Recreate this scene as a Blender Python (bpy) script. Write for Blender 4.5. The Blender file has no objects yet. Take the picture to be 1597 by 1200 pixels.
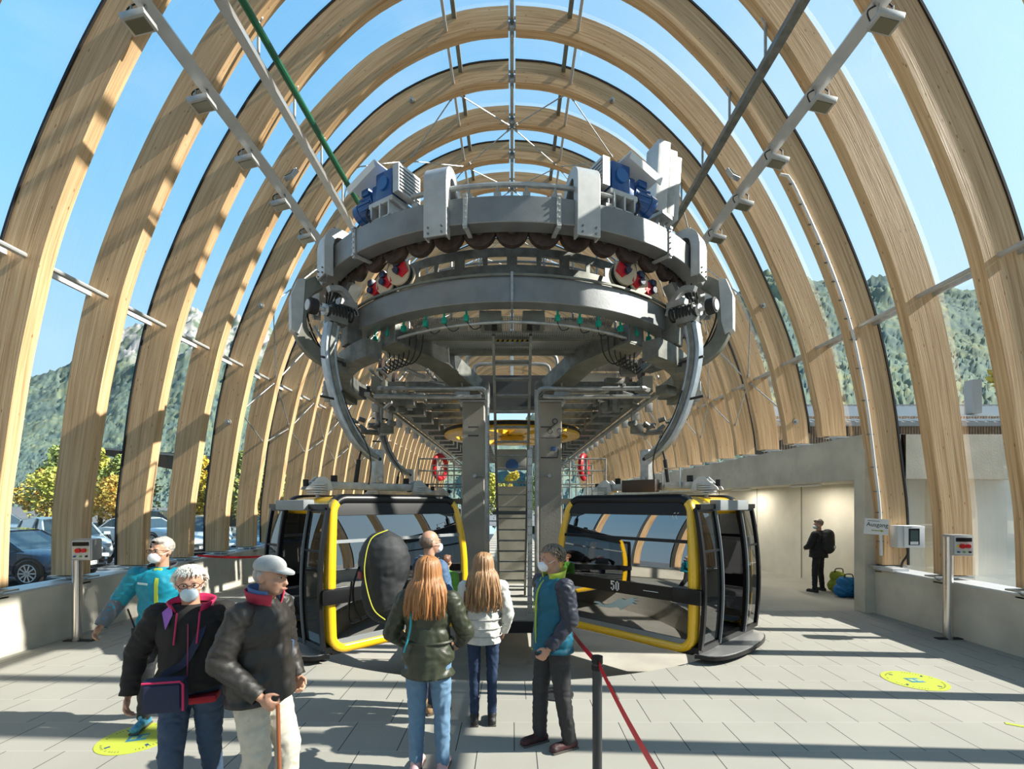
import bpy, bmesh, math, random
from math import sin, cos, tan, pi, radians, sqrt, atan2
from mathutils import Vector, Matrix, noise, Euler
random.seed(7)
SC = bpy.context.scene
COL = SC.collection
V = Vector

# ------------------------------------------------------------------ camera
H0 = 2.15                    # eye height
cam_d = bpy.data.cameras.new('camera'); cam = bpy.data.objects.new('camera', cam_d); COL.objects.link(cam)
cam.location = (0, 0, H0); cam.rotation_euler = (radians(90), 0, 0)
cam_d.sensor_width = 36; cam_d.lens = 36*754/1597; cam_d.sensor_fit = 'HORIZONTAL'
cam_d.shift_y = (785-600)/1597; cam_d.clip_end = 5000; cam_d.clip_start = 0.05
SC.camera = cam
# ------------------------------------------------------------------ sky, sun, exposure
w = bpy.data.worlds.new('sky'); SC.world = w; w.use_nodes = True
nt = w.node_tree; nt.nodes.clear()
out = nt.nodes.new('ShaderNodeOutputWorld'); bg = nt.nodes.new('ShaderNodeBackground')
tc = nt.nodes.new('ShaderNodeTexCoord'); sx = nt.nodes.new('ShaderNodeSeparateXYZ'); rp = nt.nodes.new('ShaderNodeValToRGB')
nt.links.new(tc.outputs['Generated'], sx.inputs[0]); nt.links.new(sx.outputs['Z'], rp.inputs[0])
e = rp.color_ramp.elements
e[0].position = 0.0; e[0].color = (.50, .70, .84, 1)
e[1].position = 1.0; e[1].color = (.13, .37, .72, 1)
for p_, c_ in ((.22, (.40, .66, .87)), (.45, (.24, .55, .85)), (.75, (.17, .45, .79))):
    q = e.new(p_); q.color = (*c_, 1)
ns = nt.nodes.new('ShaderNodeTexNoise'); ns.inputs['Scale'].default_value = 2.2; ns.inputs['Detail'].default_value = 8
mpn = nt.nodes.new('ShaderNodeMapping'); mpn.inputs['Scale'].default_value = (1, .5, 2.5)
nt.links.new(tc.outputs['Generated'], mpn.inputs[0]); nt.links.new(mpn.outputs[0], ns.inputs['Vector'])
cr = nt.nodes.new('ShaderNodeValToRGB'); cr.color_ramp.elements[0].position = .56; cr.color_ramp.elements[1].position = .85
cr.color_ramp.elements[1].color = (.35, .35, .35, 1)
nt.links.new(ns.outputs['Fac'], cr.inputs[0])
mx = nt.nodes.new('ShaderNodeMixRGB'); mx.inputs[2].default_value = (.9, .95, 1, 1)
nt.links.new(cr.outputs[0], mx.inputs[0]); nt.links.new(rp.outputs[0], mx.inputs[1])
mr = nt.nodes.new('ShaderNodeMapRange'); mr.inputs[1].default_value = -.35; mr.inputs[2].default_value = .75; mr.inputs[3].default_value = 0; mr.inputs[4].default_value = .62; mr.interpolation_type = 'SMOOTHSTEP'
nt.links.new(sx.outputs['X'], mr.inputs[0]); m4 = nt.nodes.new('ShaderNodeMixRGB'); m4.inputs[2].default_value = (.62, .82, .93, 1)
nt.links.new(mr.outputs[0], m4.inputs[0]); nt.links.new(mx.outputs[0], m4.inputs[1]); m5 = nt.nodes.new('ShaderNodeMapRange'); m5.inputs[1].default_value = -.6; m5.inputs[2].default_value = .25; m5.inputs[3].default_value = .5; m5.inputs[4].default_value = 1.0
nt.links.new(sx.outputs['Y'], m5.inputs[0]); m6 = nt.nodes.new('ShaderNodeVectorMath'); m6.operation = 'SCALE'; nt.links.new(m4.outputs[0], m6.inputs[0]); nt.links.new(m5.outputs[0], m6.inputs['Scale']); nt.links.new(m6.outputs[0], bg.inputs[0]); bg.inputs[1].default_value = 1.12  # sky dimmed behind the camera to deepen the shade on the floor
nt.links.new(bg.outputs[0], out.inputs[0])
sun_d = bpy.data.lights.new('sun', 'SUN'); sun_d.energy = 7.9; sun_d.angle = radians(.55); sun_d.color = (1, .95, .86)
sun = bpy.data.objects.new('sun', sun_d); COL.objects.link(sun)
el = radians(37); az = radians(-3.5)    # from the right (+x), a little from behind the camera
sd = V((cos(el)*cos(az), cos(el)*sin(az), sin(el)))
sun.rotation_euler = sd.to_track_quat('Z', 'Y').to_euler(); sun.location = (30, -3, 30)
SC.view_settings.view_transform = 'Standard'; SC.view_settings.look = 'None'
SC.view_settings.gamma = 1; SC.view_settings.exposure = 0.3; SC.view_settings.use_curve_mapping = False
SC.cycles.max_bounces = 7; SC.cycles.transparent_max_bounces = 24; SC.cycles.diffuse_bounces = 3
SC.cycles.glossy_bounces = 4; SC.cycles.caustics_reflective = False; SC.cycles.caustics_refractive = False

# ------------------------------------------------------------------ materials
MC = {}
def mat(name, col, rough=.6, metal=0, var=.0, vs=3.0, bump=0, bs=60., col2=None, stretch=None, spec=None, coat=0, alpha=None, trans=0):
    if name in MC: return MC[name]
    m = bpy.data.materials.new(name); m.use_nodes = True; MC[name] = m
    nt = m.node_tree; b = nt.nodes['Principled BSDF']
    b.inputs['Base Color'].default_value = (*col, 1); b.inputs['Roughness'].default_value = rough; b.inputs['Metallic'].default_value = metal
    if spec is not None: b.inputs['Specular IOR Level'].default_value = spec
    if coat: b.inputs['Coat Weight'].default_value = coat; b.inputs['Coat Roughness'].default_value = .05
    if trans: b.inputs['Transmission Weight'].default_value = trans
    tc = nt.nodes.new('ShaderNodeTexCoord'); mp = nt.nodes.new('ShaderNodeMapping'); nt.links.new(tc.outputs['Object'], mp.inputs[0])
    if stretch: mp.inputs['Scale'].default_value = stretch
    if var or col2:
        n = nt.nodes.new('ShaderNodeTexNoise'); n.inputs['Scale'].default_value = vs; n.inputs['Detail'].default_value = 6
        nt.links.new(mp.outputs[0], n.inputs['Vector'])
        r = nt.nodes.new('ShaderNodeValToRGB'); r.color_ramp.elements[0].position = .35; r.color_ramp.elements[1].position = .65
        c2 = col2 or tuple(min(1, c*(1+var)) for c in col); c1 = col if col2 else tuple(c*(1-var) for c in col)
        r.color_ramp.elements[0].color = (*c1, 1); r.color_ramp.elements[1].color = (*c2, 1)
        nt.links.new(n.outputs['Fac'], r.inputs[0]); nt.links.new(r.outputs[0], b.inputs['Base Color'])
    if bump:
        n2 = nt.nodes.new('ShaderNodeTexNoise'); n2.inputs['Scale'].default_value = bs; n2.inputs['Detail'].default_value = 4
        nt.links.new(mp.outputs[0], n2.inputs['Vector'])
        bp = nt.nodes.new('ShaderNodeBump'); bp.inputs['Strength'].default_value = bump; bp.inputs['Distance'].default_value = .02
        nt.links.new(n2.outputs['Fac'], bp.inputs['Height']); nt.links.new(bp.outputs[0], b.inputs['Normal'])
    return m
def glass_mat(name, tint, fac, rough=0.0, k=None):
    """thin pane: transparent with a sharp reflection that grows at grazing angles"""
    m = bpy.data.materials.new(name); m.use_nodes = True; MC[name] = m
    nt = m.node_tree; nt.nodes.clear(); o = nt.nodes.new('ShaderNodeOutputMaterial')
    t = nt.nodes.new('ShaderNodeBsdfTransparent'); t.inputs[0].default_value = (*tint, 1)
    g = nt.nodes.new('ShaderNodeBsdfGlossy'); g.inputs['Roughness'].default_value = rough
    f = nt.nodes.new('ShaderNodeFresnel'); f.inputs[0].default_value = 1.5
    a = nt.nodes.new('ShaderNodeMath'); a.operation = 'MULTIPLY_ADD'; a.inputs[1].default_value = 1.0 if k is None else k; a.inputs[2].default_value = fac; a.use_clamp = True
    nt.links.new(f.outputs[0], a.inputs[0]); x = nt.nodes.new('ShaderNodeMixShader')
    nt.links.new(a.outputs[0], x.inputs[0]); nt.links.new(t.outputs[0], x.inputs[1]); nt.links.new(g.outputs[0], x.inputs[2]); nt.links.new(x.outputs[0], o.inputs[0])
    return m
GL = glass_mat('roof_glass', (.97, .985, .98), .0, k=.12)
CG = glass_mat('cabin_glass', (.09, .095, .11), .36, k=1.0)
DG = glass_mat('door_glass', (.35, .37, .38), .10, k=1.0)

def wood_mat(name, c1, c2, c3):
    m = bpy.data.materials.new(name); m.use_nodes = True; nt = m.node_tree; b = nt.nodes['Principled BSDF']; b.inputs['Roughness'].default_value = .5
    b.inputs['Specular IOR Level'].default_value = .35
    L = nt.links.new
    uv = nt.nodes.new('ShaderNodeUVMap'); oi = nt.nodes.new('ShaderNodeObjectInfo')
    add = nt.nodes.new('ShaderNodeVectorMath'); add.operation = 'ADD'; L(uv.outputs[0], add.inputs[0])
    ml = nt.nodes.new('ShaderNodeMath'); ml.operation = 'MULTIPLY'; ml.inputs[1].default_value = 37; L(oi.outputs['Random'], ml.inputs[0])
    cb = nt.nodes.new('ShaderNodeCombineXYZ'); L(ml.outputs[0], cb.inputs[0]); L(ml.outputs[0], cb.inputs[2]); L(cb.outputs[0], add.inputs[1])
    def streak(sx_, sy_, scale, det):
        mp = nt.nodes.new('ShaderNodeMapping'); mp.inputs['Scale'].default_value = (sx_, sy_, 1); L(add.outputs[0], mp.inputs[0])
        n = nt.nodes.new('ShaderNodeTexNoise'); n.inputs['Scale'].default_value = scale; n.inputs['Detail'].default_value = det; n.inputs['Distortion'].default_value = .22; L(mp.outputs[0], n.inputs['Vector']); return n
    n1 = streak(.35, 12, 1.6, 5); n2 = streak(1.1, 70, 1.0, 3)
    r = nt.nodes.new('ShaderNodeValToRGB'); r.color_ramp.elements[0].position = .3; r.color_ramp.elements[1].position = .68
    r.color_ramp.elements[0].color = (*c3, 1); r.color_ramp.elements[1].color = (*c1, 1); q = r.color_ramp.elements.new(.46); q.color = (*c2, 1)
    L(n1.outputs['Fac'], r.inputs[0])
    r2 = nt.nodes.new('ShaderNodeValToRGB'); r2.color_ramp.elements[0].position = .34; r2.color_ramp.elements[1].position = .55
    r2.color_ramp.elements[0].color = (.80, .72, .63, 1); r2.color_ramp.elements[1].color = (1, 1, 1, 1); L(n2.outputs['Fac'], r2.inputs[0])
    m1 = nt.nodes.new('ShaderNodeMixRGB'); m1.blend_type = 'MULTIPLY'; m1.inputs[0].default_value = 1; L(r.outputs[0], m1.inputs[1]); L(r2.outputs[0], m1.inputs[2])
    # lamella joints every 40 mm across, knots
    sp = nt.nodes.new('ShaderNodeSeparateXYZ'); L(uv.outputs[0], sp.inputs[0])
    fr = nt.nodes.new('ShaderNodeMath'); fr.operation = 'MULTIPLY'; fr.inputs[1].default_value = 25; L(sp.outputs[1], fr.inputs[0])
    fl = nt.nodes.new('ShaderNodeMath'); fl.operation = 'FLOOR'; L(fr.outputs[0], fl.inputs[0])
    wn = nt.nodes.new('ShaderNodeTexWhiteNoise'); wn.noise_dimensions = '2D'; cx = nt.nodes.new('ShaderNodeCombineXYZ'); L(fl.outputs[0], cx.inputs[0]); L(ml.outputs[0], cx.inputs[1]); L(cx.outputs[0], wn.inputs['Vector'])
    r3 = nt.nodes.new('ShaderNodeValToRGB'); r3.color_ramp.elements[0].color = (.82, .78, .72, 1); r3.color_ramp.elements[1].color = (1, 1, 1, 1); L(wn.outputs['Value'], r3.inputs[0])
    m2 = nt.nodes.new('ShaderNodeMixRGB'); m2.blend_type = 'MULTIPLY'; m2.inputs[0].default_value = .8; L(m1.outputs[0], m2.inputs[1]); L(r3.outputs[0], m2.inputs[2])
    mpk = nt.nodes.new('ShaderNodeMapping'); mpk.inputs['Scale'].default_value = (3.2, 9, 1); L(add.outputs[0], mpk.inputs[0])
    vo = nt.nodes.new('ShaderNodeTexVoronoi'); vo.inputs['Scale'].default_value = 1.0; L(mpk.outputs[0], vo.inputs['Vector'])
    kr = nt.nodes.new('ShaderNodeValToRGB'); kr.color_ramp.elements[0].position = .045; kr.color_ramp.elements[1].position = .12
    kr.color_ramp.elements[0].color = (.35, .2, .1, 1); kr.color_ramp.elements[1].color = (1, 1, 1, 1); L(vo.outputs['Distance'], kr.inputs[0])
    m3 = nt.nodes.new('ShaderNodeMixRGB'); m3.blend_type = 'MULTIPLY'; m3.inputs[0].default_value = .8; L(m2.outputs[0], m3.inputs[1]); L(kr.outputs[0], m3.inputs[2])
    L(m3.outputs[0], b.inputs['Base Color'])
    bp = nt.nodes.new('ShaderNodeBump'); bp.inputs['Strength'].default_value = .5; bp.inputs['Distance'].default_value = .006; L(n2.outputs['Fac'], bp.inputs['Height']); L(bp.outputs[0], b.inputs['Normal'])
    return m
WOOD = wood_mat('glulam_spruce', (.87, .63, .37), (.76, .51, .285), (.59, .38, .205))
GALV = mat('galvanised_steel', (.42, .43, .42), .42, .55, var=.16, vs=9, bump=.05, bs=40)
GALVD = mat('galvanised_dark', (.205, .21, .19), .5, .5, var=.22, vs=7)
RINGM = mat('ring_steel', (.25, .26, .265), .45, .45, var=.13, vs=2.5, bump=.06, bs=30)
WSTEEL = mat('white_zinc', (.54, .55, .545), .42, .4, var=.08, vs=6)
ALU = mat('aluminium', (.62, .62, .61), .35, .8, var=.06, vs=4)
STAIN = mat('stainless', (.66, .63, .60), .22, 1.0, stretch=(40, 40, 1), var=.06)
OLIVE = mat('olive_steel', (.20, .205, .175), .55, .3, var=.15, vs=5)
BLACK = mat('black_rubber', (.018, .018, .018), .7)
TIRE = mat('brown_rubber', (.05, .03, .022), .6, var=.3, vs=12)
BLKP = mat('black_plastic', (.009, .009, .010), .32, spec=.3)
BLUE = mat('motor_blue', (.015, .09, .30), .3, coat=.4)
HOOD = mat('hood_white', (.78, .8, .8), .4)
YEL = mat('cabin_yellow', (.90, .52, .012), .22, coat=.8)
BWY = mat('wheel_yellow', (.85, .48, .02), .4, var=.1)
RED = mat('signal_red', (.60, .01, .02), .45)
GRNP = mat('green_pipe', (.012, .12, .055), .35)
TEALP = mat('sensor_teal', (.0, .35, .25), .4)
CREAM = mat('cream_disc', (.62, .52, .36), .5)
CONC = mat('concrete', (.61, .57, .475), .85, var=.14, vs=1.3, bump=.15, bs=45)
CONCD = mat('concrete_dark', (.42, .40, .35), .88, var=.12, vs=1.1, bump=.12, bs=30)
CAPM = mat('wall_cap', (.62, .64, .66), .4, .3, var=.05)
WHITE = mat('white_paint', (.80, .80, .79), .4)
GREYP = mat('grey_paint', (.24, .26, .27), .55)
ASPH = mat('asphalt', (.16, .165, .17), .9, var=.2, vs=.6, bump=.2, bs=80)

# ------------------------------------------------------------------ mesh helpers
WT = {}      # world translation of every object made, by name
def _wt(o): return WT.get(o.name, V((0, 0, 0)))
class MB:
    def __init__(s): s.v = []; s.f = []; s.uv = None; s.mi = []; s.cm = 0
    def add(s, vs, fs):
        n = len(s.v); s.v += [tuple(p) for p in vs]; s.f += [tuple(i+n for i in f) for f in fs]; s.mi += [s.cm]*len(fs); return s
    def box(s, c, d, rot=None):
        hx, hy, hz = d[0]/2, d[1]/2, d[2]/2
        P = [V((x, y, z)) for x in (-hx, hx) for y in (-hy, hy) for z in (-hz, hz)]
        if rot is not None:
            M = rot if isinstance(rot, Matrix) else Euler(rot).to_matrix()
            P = [M@p for p in P]
        c = V(c)
        return s.add([p+c for p in P], [(0, 1, 3, 2), (4, 6, 7, 5), (0, 4, 5, 1), (2, 3, 7, 6), (0, 2, 6, 4), (1, 5, 7, 3)])
    def rbox(s, c, d, b=.01, rot=None):
        bm = bmesh.new(); bmesh.ops.create_cube(bm, size=1)
        for v in bm.verts: v.co = V((v.co.x*d[0], v.co.y*d[1], v.co.z*d[2]))
        bmesh.ops.bevel(bm, geom=bm.edges[:], offset=b, segments=2, affect='EDGES', profile=.6)
        M = (rot if isinstance(rot, Matrix) else Euler(rot).to_matrix()) if rot is not None else Matrix.Identity(3)
        bm.verts.index_update(); c = V(c)
        s.add([M@v.co+c for v in bm.verts], [tuple(v.index for v in f.verts) for f in bm.faces]); bm.free(); return s
    def cyl(s, a, b, r, n=12, r2=None, cap=True):
        a, b = V(a), V(b); r2 = r if r2 is None else r2; d = (b-a).normalized(); u = d.orthogonal().normalized(); w_ = d.cross(u)
        P = [a+(u*cos(t)+w_*sin(t))*r for t in [2*pi*i/n for i in range(n)]]+[b+(u*cos(t)+w_*sin(t))*r2 for t in [2*pi*i/n for i in range(n)]]
        F = [(i, (i+1) % n, n+(i+1) % n, n+i) for i in range(n)]
        if cap: F += [tuple(range(n-1, -1, -1)), tuple(range(n, 2*n))]
        return s.add(P, F)
    def sweep(s, path, prof, side=None, closed=False, cap=True, scales=None):
        """prof: (u,v) points; side: vector giving u; v = tangent x side"""
        path = [V(p) for p in path]; n = len(path); m = len(prof); P = []
        prev = None
        for i, p in enumerate(path):
            if closed: t = path[(i+1) % n]-path[i-1]
            else: t = path[min(i+1, n-1)]-path[max(i-1, 0)]
            t.normalize()
            if side is not None:
                sd_ = side(i) if callable(side) else V(side)
                u = (sd_-t*sd_.dot(t)).normalized()
            else:
                u = (t.orthogonal() if prev is None else prev-t*prev.dot(t)).normalized()
            prev = u; w_ = t.cross(u); k = scales[i] if scales else 1
            P += [p+u*(a*k)+w_*(b*k) for a, b in prof]
        F = []
        for i in range(n if closed else n-1):
            j = (i+1) % n
            for q in range(m): F.append((i*m+q, i*m+(q+1) % m, j*m+(q+1) % m, j*m+q))
        if cap and not closed: F += [tuple(range(m-1, -1, -1)), tuple((n-1)*m+q for q in range(m))]
        return s.add(P, F)
    def tube(s, path, r, n=8, closed=False, scales=None):
        return s.sweep(path, [(r*cos(2*pi*i/n), r*sin(2*pi*i/n)) for i in range(n)], None, closed, scales=scales)
    def ell(s, c, r, nu=16, nv=10, rot=None):
        M = Euler(rot).to_matrix() if isinstance(rot, tuple) else (rot or Matrix.Identity(3)); c = V(c)
        P = [c+M@V((0, 0, r[2]))]
        for j in range(1, nv):
            a = pi*j/nv
            for i in range(nu):
                b = 2*pi*i/nu; P.append(c+M@V((r[0]*sin(a)*cos(b), r[1]*sin(a)*sin(b), r[2]*cos(a))))
        P.append(c+M@V((0, 0, -r[2]))); L_ = len(P)-1
        F = [(0, 1+i, 1+(i+1) % nu) for i in range(nu)]
        for j in range(nv-2):
            for i in range(nu):
                a = 1+j*nu+i; b = 1+j*nu+(i+1) % nu; F.append((a, a+nu, b+nu, b))
        F += [(L_, 1+(nv-2)*nu+(i+1) % nu, 1+(nv-2)*nu+i) for i in range(nu)]
        return s.add(P, F)
    def poly(s, pts, th):
        """polygon prism: pts planar, th thickness vector"""
        n = len(pts); th = V(th); P = [V(p) for p in pts]+[V(p)+th for p in pts]
        return s.add(P, [tuple(range(n-1, -1, -1)), tuple(range(n, 2*n))]+[(i, (i+1) % n, n+(i+1) % n, n+i) for i in range(n)])
    def build(s, name, m, parent=None, smooth=35, bevel=0, kind=None, label=None):
        me = bpy.data.meshes.new(name); me.from_pydata(s.v, [], s.f)
        for q in (m if isinstance(m, (list, tuple)) else [m]): me.materials.append(q)
        if isinstance(m, (list, tuple)) and len(m) > 1: me.polygons.foreach_set('material_index', s.mi)
        bm = bmesh.new(); bm.from_mesh(me); bmesh.ops.recalc_face_normals(bm, faces=bm.faces[:]); bm.to_mesh(me); bm.free()
        if s.uv:
            uvl = me.uv_layers.new(name='UVMap')
            for l in me.loops: uvl.data[l.index].uv = s.uv[l.vertex_index]
        return link(name, me, parent, smooth, bevel, kind, label)
def link(name, me, parent=None, smooth=35, bevel=0, kind=None, label=None):
    if smooth:
        me.polygons.foreach_set('use_smooth', [True]*len(me.polygons)); me.set_sharp_from_angle(angle=radians(smooth))
    o = bpy.data.objects.new(name, me); COL.objects.link(o)
    if parent is None:
        xs = [v.co for v in me.vertices]
        if xs:
            mn = V([min(p[i] for p in xs) for i in range(3)]); mxx = V([max(p[i] for p in xs) for i in range(3)])
            c = V(((mn.x+mxx.x)/2, (mn.y+mxx.y)/2, mn.z)); me.transform(Matrix.Translation(-c)); o.location = c; WT[o.name] = c
    else:
        o.parent = parent; o.matrix_parent_inverse = Matrix.Translation(-_wt(parent)); WT[o.name] = V((0, 0, 0))
    if bevel:
        b = o.modifiers.new('bevel', 'BEVEL'); b.width = bevel; b.segments = 2; b.limit_method = 'ANGLE'; b.angle_limit = radians(40)
    if kind: o['kind'] = kind
    if label: o['label'] = label
    return o
def thing(name, label, cat, loc=(0, 0, 0), group=None):
    o = bpy.data.objects.new(name, None); COL.objects.link(o); o.location = loc; WT[o.name] = V(loc); o.empty_display_size = .2
    return tag(o, label, cat, group)
def tag(o, label, cat, group=None, kind=None):
    o['label'] = label; o['category'] = cat
    if group: o['group'] = group
    if kind: o['kind'] = kind
    return o
def kids(o): return [c for c in COL.objects if c.parent == o]
def copy_tree(o, parent=None, dl=V((0, 0, 0))):
    c = o.copy(); COL.objects.link(c)
    if parent is not None: c.parent = parent
    WT[c.name] = WT.get(o.name, V((0, 0, 0)))
    for ch in kids(o): copy_tree(ch, c)
    return c
def struct(o): o['kind'] = 'structure'; return o
def catmull(pts, k=6):
    P = [V(p) for p in pts]; o = []
    for i in range(len(P)-1):
        a = P[max(i-1, 0)]; b = P[i]; c = P[i+1]; d = P[min(i+2, len(P)-1)]
        for j in range(k):
            t = j/k; o.append(.5*((2*b)+(c-a)*t+(2*a-5*b+4*c-d)*t*t+(3*b-a-3*c+d)*t**3))
    return o+[P[-1]]
def rect(a, b): return [(-a/2, -b/2), (a/2, -b/2), (a/2, b/2), (-a/2, b/2)]
# ------------------------------------------------------------------ tunnel profile
OUT = catmull([(7.58, 0, .96), (7.56, 0, 2.0), (7.46, 0, 2.9), (7.29, 0, 4.2), (7.05, 0, 5.4), (6.82, 0, 6.2), (6.54, 0, 6.95), (6.22, 0, 7.7), (5.84, 0, 8.5),
               (5.40, 0, 9.3), (4.87, 0, 10.15), (4.15, 0, 11.05), (3.14, 0, 12.0), (2.09, 0, 12.62), (1.03, 0, 12.98), (0.08, 0, 13.08)], 4)
def interp(T, x):
    if x <= T[0][0]: return T[0][1]
    for (a, b), (c, d) in zip(T, T[1:]):
        if x <= c: return b+(d-b)*(x-a)/(c-a)
    return T[-1][1]
DEPTH = [(.9, .47), (2.5, .50), (5, .56), (9, .54), (12, .52), (13.1, .52)]
def offset(path, d):
    o = []
    for i, p in enumerate(path):
        t = (path[min(i+1, len(path)-1)]-path[max(i-1, 0)]).normalized(); nrm = V((t.z, 0, -t.x))   # outward (+x / up)
        if nrm.x < 0 and nrm.z < 0: nrm = -nrm
        o.append(p+nrm*(d if d is not None else -interp(DEPTH, p.z)))
    return o
nrm0 = V((1, 0, 0))
INN = offset(OUT, None)
for i in range(len(INN)):
    if INN[i].x < .08: INN[i].x = .08
INN[-1].x = .08
TH = .20; S = 1.33; Y0 = 7.95
def arch_y(k): return Y0+S*k-(.16 if k < -1 else 0)           # k = 0 is the second arch seen; -1 the first
def pt(frac_or_z, d=.3, byx=None):
    """point on the profile at height z (or at half-width byx), d inside the outer line"""
    best = None; Q = offset(OUT, -d)
    for p in Q:
        e_ = abs(p.z-frac_or_z) if byx is None else abs(p.x-byx)
        if best is None or e_ < best[0]: best = (e_, p)
    return best[1]
def half_mesh(sgn, zmin):
    mb = MB(); uv = []
    out_ = [p for p in OUT if p.z >= zmin-.01]; inn_ = [INN[i] for i, p in enumerate(OUT) if p.z >= zmin-.01]
    if zmin > 1:
        inn_[0] = V((inn_[0].x, 0, zmin)); out_[0] = V((out_[0].x, 0, zmin))
    else: inn_[0] = V((inn_[0].x, 0, out_[0].z))
    n = len(out_); L_ = 0; s_ = [0]
    for i in range(1, n): L_ += (out_[i]-out_[i-1]).length; s_.append(L_)
    strips = [(out_, 0, inn_, 0, 0, .6), (inn_, 0, inn_, TH, .64, .84), (inn_, TH, out_, TH, 1.5, .9), (out_, TH, out_, 0, 2.0, 2.2)]
    for A, ya, B, yb, u0, u1 in strips:
        P = []; F = []
        for i in range(n):
            P += [V((sgn*A[i].x, ya, A[i].z)), V((sgn*B[i].x, yb, B[i].z))]; uv += [(s_[i], u0), (s_[i], u1)]
        for i in range(n-1): F.append((2*i, 2*i+1, 2*i+3, 2*i+2))
        mb.add(P, F)
    for i in (0, n-1):
        mb.add([V((sgn*out_[i].x, 0, out_[i].z)), V((sgn*inn_[i].x, 0, inn_[i].z)), V((sgn*inn_[i].x, TH, inn_[i].z)), V((sgn*out_[i].x, TH, out_[i].z))], [(0, 1, 2, 3)]); uv += [(0, 0), (0, .6), (.2, .6), (.2, 0)]
    mb.uv = uv; me = bpy.data.meshes.new('glulam_half'); me.from_pydata(mb.v, [], mb.f); me.materials.append(WOOD)
    ul = me.uv_layers.new(name='UVMap')
    for l in me.loops: ul.data[l.index].uv = uv[l.vertex_index]
    bm = bmesh.new(); bm.from_mesh(me); bmesh.ops.remove_doubles(bm, verts=bm.verts[:], dist=.0005); bmesh.ops.recalc_face_normals(bm, faces=bm.faces[:]); bm.to_mesh(me); bm.free()
    me.polygons.foreach_set('use_smooth', [True]*len(me.polygons)); me.set_sharp_from_angle(angle=radians(35))
    return me
ZB = 3.62
M_L = half_mesh(-1, .9); M_R = half_mesh(1, .9); M_RB = half_mesh(1, ZB)
def shoe_mesh(sgn, z):
    mb = MB(); mb.box((sgn*7.27, .1, z-.02), (.62, .22, .025))
    for dx in (-.09, .05): mb.poly([(sgn*(7.27+dx*1.5-.1), .08, z-.03), (sgn*(7.27+dx*1.5+.1), .08, z-.03), (sgn*(7.27+dx), .08, z-.12), (sgn*(7.27+dx-.04*sgn), .08, z-.12)], (0, .05, 0))
    mb.box((sgn*7.27, .1, z-.125), (.34, .2, .02)); mb.cyl((sgn*7.2, .06, z-.08), (sgn*7.2, .16, z-.08), .03, 8)
    me = bpy.data.meshes.new('base_shoe'); me.from_pydata(mb.v, [], mb.f); me.materials.append(GALV); return me
SH_L = shoe_mesh(-1, .95); SH_R = shoe_mesh(1, .95); SH_RB = shoe_mesh(1, ZB)
def seal_mesh(sgn, zmin=.9):
    mb = MB(); Q = [p for p in offset(OUT, .022) if p.z >= zmin]
    mb.sweep([V((sgn*p.x, TH*.5, p.z)) for p in Q], rect(.24, .035), (0, 1, 0)); me = bpy.data.meshes.new('glazing_seal'); me.from_pydata(mb.v, [], mb.f); me.materials.append(BLACK); return me
SE_L = seal_mesh(-1); SE_R = seal_mesh(1); SE_RB = seal_mesh(1, ZB)
def node_mesh():
    mb = MB(); mb.cyl((0, TH/2, 12.5), (0, TH/2, 13.02), .035, 8); mb.box((0, TH/2, 12.72), (.2, .05, .16)); mb.box((0, TH/2, 12.6), (.1, .22, .05)); mb.box((0, TH/2, 12.9), (.17, .03, .05))
    me = bpy.data.meshes.new('ridge_joint'); me.from_pydata(mb.v, [], mb.f); me.materials.append(GALV); return me
ND = node_mesh()
def bolt_mesh(pts):
    mb = MB()
    for p in pts: mb.cyl((p.x, .02, p.z), (p.x, -.03, p.z), .065, 14); mb.cyl((p.x, -.03, p.z), (p.x, -.09, p.z), .035, 8)
    me = bpy.data.meshes.new('anchor_bolt'); me.from_pydata(mb.v, [], mb.f); me.materials.append(GALV); return me
KMIN, KMAX = -8, 30
ORD = {-1: 'first', 0: 'second', 1: 'third', 2: 'fourth', 3: 'fifth', 4: 'sixth', 5: 'seventh', 6: 'eighth', 7: 'ninth'}
for k in range(KMIN, KMAX+1):
    y = arch_y(k)
    if k in ORD:
        lab = 'timber arch, %s from the camera, %s' % (ORD[k], 'feet cut by photo edges' if k == -1 else 'both feet on low concrete walls' if k < 2 else 'right foot on the high concrete beam')
        grp = 'laminated timber arches of the glazed hall'
    elif k < -1: lab = 'laminated timber arch over the entrance floor before the first visible arch'; grp = 'arches before the first visible one'
    else: lab = 'laminated timber arch far back in the hall behind the machinery'; grp = 'arches far back behind the machinery'
    t = thing('timber_arch', lab, 'arch', (0, y, .8), grp)
    def part(nm, me):
        o = bpy.data.objects.new(nm, me); COL.objects.link(o); o.parent = t; o.location = (0, 0, -.8); WT[o.name] = V((0, 0, 0)); return o
    part('arch_half', M_L); part('arch_half', M_R if k < 2 else M_RB)
    if k < 16: part('base_shoe', SH_L); part('base_shoe', SH_R if k < 2 else SH_RB); part('ridge_joint', ND)
    if k % 2 == 1: part('glazing_seal', SE_L); part('glazing_seal', SE_R if k < 2 else SE_RB)
    if k == 3:
        for sg in (-1, 1):
            for q in (pt(0, .3, byx=2.35), pt(6.95, .3), pt(4.0, .3)): part('anchor_bolt', bolt_mesh([V((sg*q.x, 0, q.z))]))
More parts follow.
